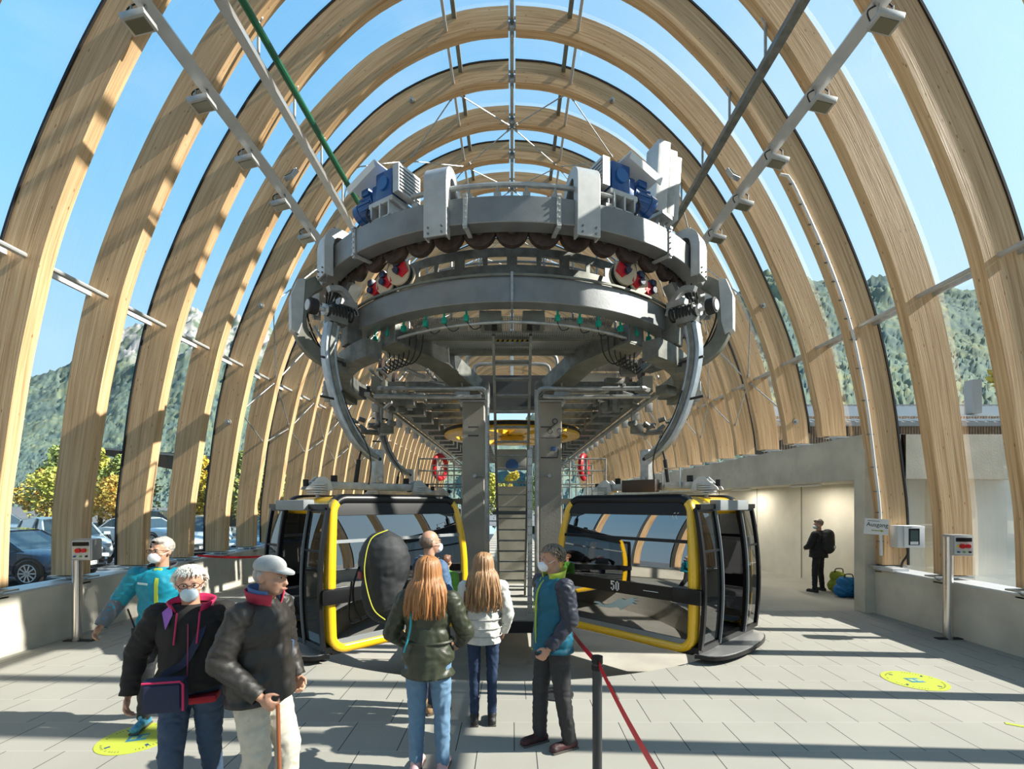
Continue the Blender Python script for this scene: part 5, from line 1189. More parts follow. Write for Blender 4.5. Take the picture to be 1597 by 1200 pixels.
# ------------------------------------------------------------------ people
def blob(parts, vox, smooth_it=6, wr=0, wfreq=14, seed=0, cuts=()):
    """union of tapered capsules / ellipsoids -> one continuous remeshed surface"""
    mb = MB()
    for p in parts:
        if p[0] == 'c':
            _, a, b, ra, rb = p; a, b = V(a), V(b); mb.cyl(a, b, ra, 14, rb); mb.ell(a, (ra,)*3, 14, 8); mb.ell(b, (rb,)*3, 14, 8)
        elif p[0] == 'e': mb.ell(p[1], p[2], 20, 12, p[3] if len(p) > 3 else None)
    me = bpy.data.meshes.new('blob'); me.from_pydata(mb.v, [], mb.f)
    o = bpy.data.objects.new('blob_tmp', me); COL.objects.link(o)
    r = o.modifiers.new('r', 'REMESH'); r.mode = 'VOXEL'; r.voxel_size = vox; r.adaptivity = 0
    s_ = o.modifiers.new('s', 'SMOOTH'); s_.factor = .5; s_.iterations = smooth_it
    dg = bpy.context.evaluated_depsgraph_get(); m2 = bpy.data.meshes.new_from_object(o.evaluated_get(dg)); bpy.data.objects.remove(o)
    if wr:
        off = V((seed*3.1, seed*1.7, seed)); nn = [v.normal.copy() for v in m2.vertices]
        for v, n in zip(m2.vertices, nn):
            q = V((v.co.x*wfreq, v.co.y*wfreq, v.co.z*wfreq*1.25)); h = noise.noise(q+off+noise.noise_vector(q*.4+off)*1.1); h2 = noise.noise(q*2.3+off)
            v.co += n*(wr*(1-2*abs(h))*1.2+wr*.35*h2)
    if cuts:
        bm = bmesh.new(); bm.from_mesh(m2)
        for co, no in cuts: bmesh.ops.bisect_plane(bm, geom=bm.verts[:]+bm.edges[:]+bm.faces[:], plane_co=co, plane_no=no, clear_outer=True)
        bm.to_mesh(m2); bm.free()
    return m2
def hem(me, th=.008):
    """give an open garment edge some thickness"""
    bm = bmesh.new(); bm.from_mesh(me); ed = [e_ for e_ in bm.edges if e_.is_boundary]
    if ed:
        cs = {}
        r = bmesh.ops.extrude_edge_only(bm, edges=ed); vs = [g for g in r['geom'] if isinstance(g, bmesh.types.BMVert)]
        if vs:
            c = sum((v.co for v in vs), V())/len(vs)
            for v in vs: v.co += V((v.normal.x*-th, v.normal.y*-th, th*.5))
    bm.to_mesh(me); bm.free(); return me
def joinm(a, b):
    bm = bmesh.new(); bm.from_mesh(a); bm.from_mesh(b); bm.to_mesh(a); bm.free(); return a
def lk(name, me, m, parent, smooth=180):
    me.materials.clear(); me.materials.append(m)
    me.polygons.foreach_set('use_smooth', [True]*len(me.polygons))
    o = bpy.data.objects.new(name, me); COL.objects.link(o); o.parent = parent; o.matrix_parent_inverse = Matrix.Identity(4); WT[o.name] = V((0, 0, 0)); return o
SKIN = mat('skin', (.52, .28, .185), .5, var=.06, vs=8); SKIN.node_tree.nodes['Principled BSDF'].inputs['Subsurface Weight'].default_value = .12; SKIN.node_tree.nodes['Principled BSDF'].inputs['Subsurface Radius'].default_value = (.02, .008, .004)
EYEW = mat('eye_white', (.45, .40, .36), .3); EYED = mat('eye_dark', (.03, .02, .015), .1); LIP = mat('lip', (.42, .17, .14), .5)
def cloth(nm, c, rough=.8, var=.08, sheen=0, c2=None, vs=20): return mat(nm, c, rough, var=var, vs=vs, bump=.12, bs=220, col2=c2)
MASKM = mat('white_mask', (.80, .82, .84), .8)
def person(name, label, loc, rot, H, J, top, legs, hair, look=(0, 0), stoop=0, build_=1.0, skirt=.86, mask=None, glasses=None, sleeves=None, vest=None, shoes=None, hat=None, seated=False, hands=True, hips=1.0, legw=1.0, cuff=None, extra=None, group=None, skin=SKIN, trouserlen=None, fing=.55, vert_hair=None):
    s = H/1.75
    t = thing(name, label, 'person', (0, 0, 0), group)
    D = dict(pelvis=(0, 0, .96), chest=(0, 0, 1.27), neck=(0, .01, 1.47), head=(0, -.01, 1.625),
             shR=(-.185, 0, 1.41), elR=(-.23, .02, 1.13), wrR=(-.22, -.03, .88), shL=(.185, 0, 1.41), elL=(.23, .02, 1.13), wrL=(.22, -.03, .88),
             hpR=(-.095, 0, .92), knR=(-.105, -.02, .50), anR=(-.11, .02, .09), hpL=(.095, 0, .92), knL=(.105, -.02, .50), anL=(.11, .02, .09), toR=0, toL=0)
    D.update(J)
    for k_ in D:
        if isinstance(D[k_], tuple): D[k_] = V(D[k_])*s
    B = build_; C = D['chest']; Pv = D['pelvis']; Nk = D['neck']; Hd = D['head']
    # head frame
    Rh = Matrix.Rotation(radians(look[0]), 3, 'Z')@Matrix.Rotation(radians(look[1]), 3, 'X')
    def hd(x, y, z): return Hd+Rh@(V((x, y, z))*s)
    headp = [('e', hd(0, .012, .035), (.075*s, .093*s, .092*s), Rh), ('e', hd(0, -.03, -.02), (.062*s, .066*s, .085*s), Rh), ('e', hd(0, -.045, -.075), (.042*s, .042*s, .03*s), Rh),
             ('c', hd(0, -.093, .015), hd(0, -.112, -.022), .009*s, .014*s), ('e', hd(0, -.105, -.026), (.019*s, .012*s, .009*s), Rh),
             ('e', hd(-.031, -.086, .036), (.022*s, .01*s, .007*s), Rh), ('e', hd(.031, -.086, .036), (.022*s, .01*s, .007*s), Rh),
             ('e', hd(.045, -.062, -.015), (.022*s, .022*s, .018*s), Rh), ('e', hd(-.045, -.062, -.015), (.022*s, .022*s, .018*s), Rh),
             ('e', hd(0, -.097, -.055), (.024*s, .012*s, .009*s), Rh),
             ('e', hd(.076, .012, -.002), (.010*s, .02*s, .031*s), Rh), ('e', hd(-.076, .012, -.002), (.010*s, .02*s, .031*s), Rh)]
    P = headp+[('c', Nk-V((0, 0, .05))*s, hd(0, .015, -.03), .056*s, .052*s), ('e', C, (.155*s*B, .105*s*B, .2*s)), ('c', D['shL'], D['shR'], .055*s, .055*s), ('e', (C+Pv)/2, (.135*s*B, .1*s*B, .18*s)), ('e', Pv, (.14*s*hips, .10*s*B, .12*s))]
    for q in 'RL':
        sg = -1 if q == 'R' else 1
        P += [('c', D['sh'+q], D['el'+q], .052*s, .04*s), ('c', D['el'+q], D['wr'+q], .04*s, .027*s), ('c', D['hp'+q], D['kn'+q], .076*s*min(1, legw), .05*s*min(1, legw)), ('c', D['kn'+q], D['an'+q], .048*s*min(1, legw), .032*s)]
        fo = Matrix.Rotation(radians(D['to'+q]), 3, 'Z')@V((0, -1, 0)); P.append(('c', D['an'+q]-V((0, 0, .04))*s, D['an'+q]+fo*.13*s-V((0, 0, .055))*s, .035*s, .025*s))
        if hands:
            d = (D['wr'+q]-D['el'+q]).normalized(); up_ = V((0, -1, 0)) if abs(d.y) < .8 else V((0, 0, 1)); pn = V((-sg, 0, 0)); pn = (pn-d*pn.dot(d)).normalized(); sd_ = d.cross(pn)
            if sd_.y > 0: sd_ = -sd_
            w0 = D['wr'+q]; pr = Matrix((pn, sd_, d)).transposed()
            P.append(('e', w0+d*.055*s, (.016*s, .038*s, .05*s), pr))
            for fi, ln in enumerate((.062, .072, .068, .054)):
                b0 = w0+d*.09*s+sd_*(.03-.02*fi)*s; a1 = d*cos(fing)+pn*sin(fing); a2 = d*cos(fing*2.4)+pn*sin(fing*2.4); m_ = b0+a1*ln*.5*s
                P += [('c', b0, m_, .0095*s, .009*s), ('c', m_, m_+a2*ln*.55*s, .009*s, .0078*s)]
            tb = w0+d*.03*s+sd_*.033*s; tm = tb+(d*.6+sd_*.7+pn*.3).normalized()*.035*s; P += [('c', tb, tm, .013*s, .011*s), ('c', tm, tm+(d*.85+pn*.5+sd_*.1).normalized()*.034*s, .0105*s, .009*s)]
    lk('body', blob(P, .0085 if hands else .012, 3), skin, t)
    for sg in (-1, 1):
        mb = MB(); mb.ell(hd(sg*.030, -.083, .018), (.0105*s, .0105*s, .0065*s), 12, 8); e_ = mb.build('eye', EYEW, t)
        MB().ell(hd(sg*.030, -.0935, .018), (.006*s, .004*s, .006*s), 10, 6).build('iris', EYED, e_)
    if not mask: MB().ell(hd(0, -.107, -.056), (.024*s, .006*s, .006*s), 12, 6, Rh).build('lips', LIP, t)
    # trousers
    if legs:
        lm = cloth(*legs); Tp = [('e', Pv, (.155*s*hips, .125*s*B, .13*s)), ('e', Pv+V((0, 0, .08))*s, (.155*s*B, .118*s*B, .09*s))]
        cuts = []
        for q in 'RL':
            Tp += [('c', D['hp'+q]-V((0, 0, .03))*s, D['kn'+q], .088*s*legw, .066*s*legw), ('c', D['kn'+q], D['an'+q]+V((0, 0, .01))*s, .064*s*legw, (cuff or .052)*s)]
        lk('trousers', blob(Tp, .011, 4, .006*s, 13, len(label)), lm, t)
    # shoes
    shm = shoes or BLACK
    for q in 'RL':
        fo = Matrix.Rotation(radians(D['to'+q]), 3, 'Z')@V((0, -1, 0)); a = D['an'+q]; g = a-V((0, 0, .05))*s
        o = lk('shoe', blob([('c', g-fo*.045*s, g+fo*.14*s, .042*s, .036*s), ('e', a+fo*.0, (.046*s, .055*s, .055*s)), ('e', g+fo*.15*s-V((0, 0, .005)), (.042*s, .042*s, .032*s))], .009, 3, .002, 40), shm, t)
        R_ = Matrix.Rotation(radians(D['to'+q]), 3, 'Z'); MB().rbox(V((g.x, g.y, a.z-.083*s))+fo*.05*s, (.082*s, .262*s, .018*s), .008, R_).build('sole', mat('sole', (.09, .08, .07), .8), o)
    # top
    tm = cloth(*top)
    hz = skirt*s
    Jp = [('e', C+V((0, 0, .02))*s, (.19*s*B, .14*s*B, .20*s)), ('c', D['shL']-V((.01, 0, .015))*s, D['shR']+V((.01, 0, -.015))*s, .078*s, .078*s), ('e', (C+Pv)/2, (.175*s*B, .14*s*B, .2*s)), ('c', V((Pv.x, Pv.y, (C.z+Pv.z)/2)), V((Pv.x, Pv.y, hz-.05)), .15*s*B, .165*s*B*hips), ('e', Pv, (.195*s*B*hips, .15*s*B, .16*s)),
          ('c', Nk-V((0, 0, .06))*s, Nk+V((0, 0, .0))*s, .08*s, .068*s), ('e', V((Pv.x, Pv.y, hz)), (.20*s*B*hips, .15*s*B, .1*s))]
    tw = .006
    body_ = hem(blob(Jp, .012, 5, tw*s, 10, len(label), cuts=[(V((0, 0, hz)), V((0, 0, -1))), (Nk+V((0, 0, .015))*s, V((0, 0, 1)))]))
    sl = None; srad = (.078, .066, .047) if not seated else (.075, .06, .045)
    for q in 'RL':
        w0 = D['wr'+q]; d = (w0-D['el'+q]).normalized()
        m_ = hem(blob([('c', D['sh'+q]+V((0, 0, -.01))*s, D['el'+q], srad[0]*s*min(B, 1.1), srad[1]*s*min(B, 1.1)), ('c', D['el'+q], w0+d*.02, srad[1]*s, srad[2]*s)], .011, 4, .007*s, 15, len(label)+ord(q), cuts=[(w0+d*.005, d)]), .004)
        sl = m_ if sl is None else joinm(sl, m_)
    if sleeves:
        o = lk('jacket', body_, tm, t); lk('sleeves', sl, cloth(*sleeves), t)
    else: o = lk('jacket', joinm(body_, sl), tm, t)
    # hair
    if hair:
        kind, col = hair; hm = mat('hair_'+kind+str(len(MC)), col, .5, var=.25, vs=60, stretch=(1, 1, .12))
        if kind == 'short' or kind == 'grey' or kind == 'bald':
            hh = blob([('e', hd(0, .03, .055 if kind != 'bald' else .02), ((.083 if kind != 'bald' else .0805)*s, (.093 if kind != 'bald' else .088)*s, (.09 if kind != 'bald' else .075)*s), Rh)]+([('e', hd(0, -.03, .105), (.062*s, .05*s, .03*s), Rh)] if kind != 'bald' else []), .008, 2, (.005 if kind != 'grey' else .010)*s if kind != 'bald' else .0005, 30, 4, cuts=[(hd(0, -.055, .07) if kind != 'bald' else hd(0, -.03, .05), Rh@V((0, -.9, -.55)) if kind != 'bald' else Rh@V((0, -.9, .3))), (hd(0, .03, -.045), Rh@V((0, -.55, -1)))])
            lk('hair', hh, hm, t)
        elif kind == 'tuft':
            rnd = random.Random(8); mb = MB(); mb.ell(hd(0, .022, .045), (.079*s, .089*s, .089*s), 20, 12, Rh)
            n_ = 0
            while n_ < 900:
                d = V((rnd.gauss(0, 1), rnd.gauss(0, 1), rnd.gauss(0, 1))).normalized()
                if d.z < -.55 or (d.y < -.25 and d.z < .45) or (abs(d.x) > .8 and d.y < .1 and d.z < -.0): continue
                n_ += 1; p = V((d.x*.076, .02+d.y*.088, .045+d.z*.088)); fl = V((d.x*.6, d.y*.5-.15, -.55)).normalized()*(.032 if d.z > 0 else .022)
                mb.tube([hd(*p), hd(*(p+d*.014+fl*.4)), hd(*(p+d*.013+fl)), ], .006*s, 4, scales=[1, .85, .3])
            lk('hair', _m(mb), hm, t)
        else:
            rnd = random.Random(5); mb = MB(); L_ = .42 if kind == 'long' else .30
            for i in range(230):
                a = rnd.uniform(-pi*.72, pi*.72); a0 = a+pi/2  # around the back (+y)
                top_ = hd(.02*rnd.uniform(-1, 1), .01+.02*rnd.uniform(-1, 1), .128); 
                r1 = .088+rnd.uniform(-.004, .01); p1 = hd(r1*.72*sin(a), .01+r1*.72*cos(a), .105); p2 = hd(r1*sin(a)*.98, .012+r1*1.1*cos(a), .04); p3 = hd(r1*1.08*sin(a), .02+r1*1.12*cos(a), -.04)
                dn = L_*rnd.uniform(.75, 1.08); sp_ = 1.25+.3*rnd.random(); 
                if abs(a) > 1.9: dn *= .8
                p4 = Hd+Rh@(V((r1*sp_*sin(a), .055+r1*1.15*cos(a), -.10))*s); 
                wv = (.012 if kind == 'straight' else .026)*s
                yb = .075+.02*cos(a)
                p5 = V((p4.x+rnd.uniform(-wv, wv)+sin(a)*.02*s, max(p4.y, Nk.y+(.09 if abs(a) < 1.3 else .0)*s)+rnd.uniform(0, .03)*s, Hd.z-(.10+dn*.45)*s)); p6 = V((p5.x+rnd.uniform(-wv, wv), max(p5.y, C.y+(.135 if abs(a) < 1.2 else .06)*s), Hd.z-(.10+dn*.8)*s))
                mb.tube(catmull([top_, p1, p2, p3, p4, p5, p6], 3), (.0135)*s, 5, scales=[1]*14+[.9, .8, .65, .5, .3][:5])
            lk('hair', _m(mb), hm, t)
    if hat:
        hmt = cloth(*hat); mb = blob([('e', hd(0, .015, .075), (.09*s, .104*s, .07*s), Rh)], .008, 3, .001, 20, cuts=[(hd(0, 0, .055), Rh@V((0, 0, -1)))]); c_ = lk('cap', mb, hmt, t)
        b = MB(); Pn = [hd(.075*cos(a), -.05-.105*sin(a)*1.0, .060-.02*sin(a)) for a in [pi*i/10 for i in range(11)]]; b.poly(Pn, Rh@V((0, 0, .008))); b.build('cap_brim', hmt, c_)
    if mask:
        mk = blob([('e', hd(0, -.078, -.045), (.052*s, .052*s, .05*s), Rh), ('e', hd(0, -.10, -.035), (.03*s, .035*s, .035*s), Rh)], .007, 3, .001, 20, cuts=[(hd(0, -.045, 0), Rh@V((0, 1, 0)))])
        k_ = lk('face_mask', mk, MASKM if mask == 1 else mat('blue_mask', (.55, .66, .72), .8), t)
        for sg in (-1, 1): MB().tube([hd(sg*.05, -.075, -.03), hd(sg*.072, -.03, -.01), hd(sg*.08, .02, .01)], .0022*s, 5).build('ear_loop', MASKM, k_)
    if glasses:
        g = MB()
        for sg in (-1, 1):
            g.tube([hd(sg*.034+.024*cos(a), -.103, .018+.017*sin(a)) for a in [i*pi/8 for i in range(16)]], .002*s, 5, closed=True); g.tube([hd(sg*.06, -.1, .02), hd(sg*.078, -.05, .02), hd(sg*.082, .01, .015)], .0022*s, 5)
        g.tube([hd(-.01, -.105, .02), hd(.01, -.105, .02)], .002*s, 5); go = g.build('glasses', BLKP, t)
        if glasses == 2:
            g = MB()
            for sg in (-1, 1): g.ell(hd(sg*.034, -.103, .018), (.023*s, .002*s, .016*s), 12, 6, Rh)
            g.build('sun_lens', mat('sun_lens', (.02, .015, .01), .1), go)
    if extra: extra(t, D, s, hd, Rh)
    t.location = loc; t.rotation_euler = (0, 0, radians(rot)); return t
def _m(mb):
    me = bpy.data.meshes.new('m'); me.from_pydata(mb.v, [], mb.f); return me
def garment_collar(t, D, s, m, r=.085, h=.07, nm='collar', open_=50, dz=0, flare=1.25):
    Nk = D['neck']; mb = MB(); P = []
    n = 22
    for j in range(4):
        for i in range(n+1):
            a = radians(open_)+(2*pi-2*radians(open_))*i/n-pi/2
            rr = r*s*(1+(flare-1)*j/3); P.append(Nk+V((rr*cos(a), rr*sin(a)*.95+.005, (dz-.03+h*j/3)*s+.02*s*sin(a))))
    F = [(j*(n+1)+i, j*(n+1)+i+1, (j+1)*(n+1)+i+1, (j+1)*(n+1)+i) for j in range(3) for i in range(n)]
    mb.add(P, F); o = mb.build(nm, m, t, smooth=60); so = o.modifiers.new('th', 'SOLIDIFY'); so.thickness = .01; return o
# 1 teal jacket man, left
TEAL = ('teal_softshell', (.0, .24, .34), .6); GRYC = ('grey_sleeve', (.14, .145, .16), .7)
def ex1(t, D, s, hd, Rh):
    for q in 'RL':
        e_, w_ = D['el'+q], D['wr'+q]; d = (w_-e_).normalized(); m_ = blob([('c', e_.lerp(w_, -.12), w_+d*.02, .073*s, .052*s)], .011, 4, .006*s, 15, ord(q), cuts=[(w_+d*.008, d), (e_.lerp(w_, -.1), -d)]); lk('lower_sleeve', m_, cloth(*GRYC), t)
    garment_collar(t, D, s, mat('charcoal', (.05, .055, .06), .7), .09, .07)
    C = D['chest']; MB().sweep(catmull([D['neck']+V((.02, -.10, -.04)), C+V((.02, -.15, .08)), C+V((.02, -.15, -.15)), D['pelvis']+V((.02, -.16, .05))], 5), rect(.03, .012), (1, 0, 0)).build('lime_zip', mat('lime', (.45, .55, .05), .6), t)
    MB().rbox(C+V((-.10, -.137, .08)), (.10, .008, .02), .003, (0.1, .1, -.3)).build('chest_lettering', mat('pale_print', (.55, .7, .75), .6), t)
    MB().rbox(D['neck']+V((0, -.075, -.02)), (.07, .03, .06), .01).build('shirt', MC['lime'], t)
    MB().rbox(D['pelvis']+V((-.19, -.08, -.1)), (.05, .035, .15), .008).cyl(D['pelvis']+V((-.19, -.08, -.03)), D['pelvis']+V((-.24, -.1, .16)), .008, 6).build('radio', BLKP, t)
person('person', 'man in bright teal jacket with grey sleeves and white mask at the left', (-3.42, 4.72, 0), 12, 1.80,
       dict(elR=(-.36, .02, 1.18), wrR=(-.44, -.10, .98), shR=(-.2, 0, 1.42), elL=(.26, .0, 1.12), wrL=(.24, -.12, .92), knR=(-.10, -.06, .5), anR=(-.12, -.06, .10), knL=(.12, .05, .5), anL=(.12, .2, .12)),
       TEAL, ('dark_trousers', (.03, .032, .035), .8), ('short', (.40, .36, .32)), look=(-18, 0), build_=1.08, skirt=.88, mask=1, glasses=1, shoes=mat('blue_shoe', (.02, .17, .35), .5, col2=(.1, .35, .45), vs=30), extra=ex1)
# 2 white haired woman
def ex2(t, D, s, hd, Rh):
    PK = mat('pink_lining', (.55, .02, .10), .7); garment_collar(t, D, s, PK, .095, .075, open_=38, flare=1.45)
    mb = MB(); N_ = D['neck']; mb.poly([N_+V((-.10, -.05, .03)), N_+V((-.15, -.06, -.02)), N_+V((-.11, -.13, -.12)), N_+V((-.075, -.115, -.03))], (0, -.008, 0)); mb.build('purple_lapel', mat('purple', (.33, .12, .45), .7), t)
    for x in (-.05, .08): MB().tube(catmull([N_+V((x, -.12, -.02)), N_+V((x, -.145, -.1)), N_+V((x-.01, -.15, -.22))], 4), .006, 6).build('drawcord', PK, t)
    C = D['chest']; MB().sweep(catmull([N_+V((.08, 0, .0)), C+V((.09, -.14, .05)), C+V((0, -.17, -.15)), D['pelvis']+V((-.10, -.17, .1)), D['pelvis']+V((-.13, -.18, -.02))], 6), rect(.045, .008), (1, 0, 0)).build('bag_strap', mat('navy_fabric', (.01, .016, .05), .7), t)
    MB().sweep([C+V((.02, -.165, .1)), C+V((.02, -.17, -.1)), D['pelvis']+V((.02, -.18, .0))], rect(.008, .008), (1, 0, 0)).build('zip', mat('zip', (.2, .02, .07), .5), t)
    MB().rbox(D['pelvis']+V((0.05, -.1, -.10)), (.26, .14, .05), .02).build('red_hem', mat('red_shirt', (.35, .01, .02), .8), t)
t = person('person', 'white haired woman in dark fleece jacket and blue surgical mask walking', (-2.18, 3.3, 0), 18, 1.74,
       dict(elR=(-.33, .03, 1.16), wrR=(-.36, -.02, .90), shR=(-.2, 0, 1.41), elL=(.33, .05, 1.2), wrL=(.45, .06, 1.02), knR=(-.10, -.10, .50), anR=(-.10, -.05, .1), knL=(.09, .05, .5), anL=(.09, .18, .12), neck=(0, -.02, 1.46), head=(0, -.06, 1.61)),
       ('dark_fleece', (.014, .012, .011), .85), ('blue_jeans', (.035, .065, .12), .8), ('tuft', (.80, .77, .68)), look=(14, 6), build_=1.14, hips=1.02, skirt=.92, mask=2, glasses=1, legw=1.1, extra=ex2)
tb = thing('shoulder_bag', 'small navy shoulder bag with pink piping hanging at the white haired woman', 'bag', (-2.15, 3.05, .82))
Rb = rotz(12); c = V((-2.15, 3.0, .96))
MB().rbox(c, (.24, .09, .21), .03, Rb).build('pouch', MC['navy_fabric'], tb)
mb = MB(); mb.tube([c+Rb@V(p) for p in ((-.11, -.045, .09), (.1, -.045, .09), (.115, -.045, .07), (.115, -.045, -.09))], .007, 6); mb.build('piping', MC['pink_lining'], tb)
MB().rbox(c+Rb@V((0, -.04, .0)), (.2, .03, .15), .01, Rb).build('front_pocket', MC['navy_fabric'], tb)
# 3 man with cap
def ex3(t, D, s, hd, Rh):
    garment_collar(t, D, s, mat('scarf_red', (.45, .03, .06), .8), .085, .10, open_=30, flare=1.35); garment_collar(t, D, s, mat('scarf_blue', (.09, .15, .32), .8), .078, .12, nm='scarf', open_=40, flare=1.2)
    C = D['chest']; MB().rbox(D['pelvis']+V((.20, -.07, .10)), (.02, .03, .22), .008, (.15, 0, 0)).build('pocket_zip', mat('steel_blue', (.05, .1, .2), .5), t)
    MB().rbox(D['shL']+V((.02, -.0, .05)), (.14, .12, .02), .008, (0, .5, 0)).build('shoulder_patch', mat('patch', (.13, .135, .14), .5), t)
t = person('person', 'man in grey baseball cap, dark jacket and beige trousers with walking stick', (-1.66, 3.2, 0), 80, 1.80,
       dict(elR=(-.27, .07, 1.14), wrR=(-.24, -.17, .95), elL=(.28, .02, 1.14), wrL=(.26, -.08, .90), knR=(-.10, -.05, .5), anR=(-.1, .12, .11), knL=(.1, -.12, .5), anL=(.1, -.10, .09), neck=(0, -.03, 1.46), head=(0, -.07, 1.61)),
       ('brown_black_jacket', (.024, .021, .018), .5), ('beige_trousers', (.52, .48, .40), .8), ('bald', (.35, .32, .3)), look=(0, 6), build_=1.2, hips=1.05, skirt=.86, hat=('cap_grey', (.36, .37, .37), .8), legw=1.18, cuff=.065, extra=ex3, fing=.9)
o = MB().cyl((-1.36, 2.86, .0), (-1.405, 2.90, .94), .012, 10).build('walking_stick', mat('stick_wood', (.25, .08, .03), .5)); tag(o, 'slim brown walking stick in the hand of the man with the cap', 'stick')
# 4 woman green coat, back to the camera
def ex4(t, D, s, hd, Rh):
    P_ = D['pelvis']; MB().tube([P_+V((.20*cos(a), .15*sin(a), .12)) for a in [i*pi/12 for i in range(24)]], .012, 6, closed=True).build('waist_cord', MC['olive_coat'], t)
    MB().tube(catmull([D['shL']+V((-.07, -.06, .08)), D['shL']+V((-.06, .07, .06)), D['chest']+V((.10, .15, -.05)), P_+V((.16, .13, .05))], 6), .009, 6).build('bag_strap', mat('turq_strap', (.03, .35, .42), .6), t)
    MB().tube([hd(.085*cos(a), -.02+.03*sin(a), .115+.0*sin(a)) for a in [pi*i/10 for i in range(11)]], .007, 6).build('sunglasses', BLKP, t)
t = person('person', 'woman with reddish long hair and olive green coat seen from behind', (-.67, 3.86, 0), 176, 1.72,
       dict(elR=(-.30, -.05, 1.13), wrR=(-.22, -.22, 1.0), elL=(.31, -.03, 1.12), wrL=(.24, -.20, .99), knR=(-.11, -.02, .5), anR=(-.12, .0, .09), knL=(.10, -.03, .5), anL=(.10, .0, .09)),
       ('olive_coat', (.034, .040, .022), .42), ('light_jeans', (.12, .22, .34), .8), ('straight', (.34, .15, .05)), build_=1.05, hips=1.05, skirt=.80, shoes=mat('pink_shoe', (.55, .35, .36), .6), legw=1.05, extra=ex4)
# 5 girl in white down jacket
def ex5(t, D, s, hd, Rh):
    for i, z in enumerate((1.36, 1.27, 1.18, 1.09, 1.0, .92)):
        k_ = .98 if i < 3 else 1.0
        MB().tube([V((.19*cos(a)*k_*s, .148*sin(a)*k_*s, z*s)) for a in [j*pi/14 for j in range(28)]], .0045, 5, closed=True).build('quilt_seam', mat('seam', (.42, .42, .4), .8), t)
t = person('person', 'long haired girl in white quilted jacket and dark jeans seen from behind', (-.28, 4.72, 0), 184, 1.66,
       dict(elR=(-.25, .0, 1.12), wrR=(-.22, -.14, .92), elL=(.25, .0, 1.12), wrL=(.22, -.14, .92), anR=(-.09, .01, .09), anL=(.09, .01, .09), knR=(-.09, -.01, .5), knL=(.09, -.01, .5)),
       ('white_down', (.60, .60, .56), .55), ('navy_jeans', (.015, .035, .085), .8), ('long', (.34, .19, .09)), build_=.95, hips=.95, skirt=.84, legw=.82, cuff=.042, shoes=mat('black_boot', (.02, .02, .02), .6), extra=ex5)
# 6 vest man
def ex6(t, D, s, hd, Rh):
    LM = mat('lime', (.45, .55, .05), .6); garment_collar(t, D, s, LM, .085, .085, open_=30, flare=1.2)
    C, P_ = D['chest'], D['pelvis']
    MB().sweep(catmull([D['neck']+V((0, -.10, -.02)), C+V((0, -.16, .08)), C+V((0, -.175, -.12)), P_+V((0, -.175, .05)), P_+V((0, -.165, -.1))], 5), rect(.012, .012), (1, 0, 0)).build('lime_zip', LM, t)
    MB().tube(catmull([D['neck']+V((-.05, -.10, 0)), C+V((-.07, -.15, .0)), C+V((-.06, -.155, -.1))], 4), .004, 5).build('lanyard', LM, t)
    MB().rbox(C+V((-.14, -.115, .07)), (.06, .006, .018), .002, (0, 0, -.6)).build('chest_lettering', mat('pale_print', (.55, .7, .75), .6), t)
    MB().rbox(D['wrR']+V((.0, -.05, -.10)), (.10, .01, .012), .003, (0, .3, .3)).build('held_tag', LM, t)
person('person', 'man in teal vest over quilted sleeves with white mask beside the black post', (.36, 4.27, 0), -62, 1.78,
       dict(elR=(-.24, .06, 1.14), wrR=(-.21, .0, .88), elL=(.22, .03, 1.14), wrL=(.17, -.14, .92), anR=(-.12, -.06, .09), knR=(-.12, -.05, .5), anL=(.1, .10, .09), knL=(.1, .03, .5)),
       ('teal_vest', (.0, .10, .16), .6), ('black_trek', (.028, .028, .03), .75), ('tuft', (.20, .155, .11)), look=(-12, 8), build_=1.08, skirt=.85, mask=1, sleeves=('quilted_navy', (.022, .026, .042), .5), legw=1.08, cuff=.06, shoes=mat('red_black_shoe', (.025, .02, .02), .6, col2=(.07, .012, .015), vs=25), extra=ex6)
# 7 bald man with huge pack
def ex7(t, D, s, hd, Rh): garment_collar(t, D, s, mat('scarf_grey', (.35, .36, .40), .8), .08, .06, open_=20, flare=1.2)
person('person', 'nearly bald man behind the red haired woman, turned towards the left cabin', (-.86, 5.05, 0), 128, 1.86,
       dict(elR=(-.25, -.05, 1.12), wrR=(-.2, -.2, 1.0), elL=(.25, -.05, 1.12), wrL=(.2, -.2, 1.0)), ('blue_shirt', (.06, .12, .22), .7), ('navy_trousers', (.02, .03, .06), .8), ('bald', (.16, .11, .08)),
       look=(0, 0), build_=1.08, skirt=.84, glasses=1, mask=1, shoes=mat('tan_boot', (.30, .18, .09), .7), extra=ex7)
t = thing('paraglider_backpack', 'huge black rounded backpack with yellow piping carried in front of the left cabin', 'backpack', (-1.28, 5.0, .95))
c = V((-1.30, 4.93, 1.42)); BKM = cloth('pack_black', (.022, .024, .026), .68)
lk_ = blob([('e', c+V((0, 0, .12)), (.26, .23, .33)), ('e', c+V((0, 0, -.17)), (.235, .2, .32)), ('c', c+V((0, 0, .2)), c+V((0, 0, -.25)), .235, .2)], .014, 5, .006, 8, 3)
lk_.transform(Matrix.Translation(-V((0, 0, 0)))); o = lk('pack_body', lk_, BKM, t); o.matrix_parent_inverse = Matrix.Translation(-V((-1.28, 5.0, .95)))
YP = mat('yellow_piping', (.55, .55, .05), .6)
MB().tube(catmull([c+V((.06, -.1, .46)), c+V((-.08, -.19, .38)), c+V((-.13, -.235, .15)), c+V((-.12, -.235, -.05)), c+V((-.05, -.225, -.3)), c+V((.05, -.17, -.42))], 6), .006, 6).build('piping', YP, t)
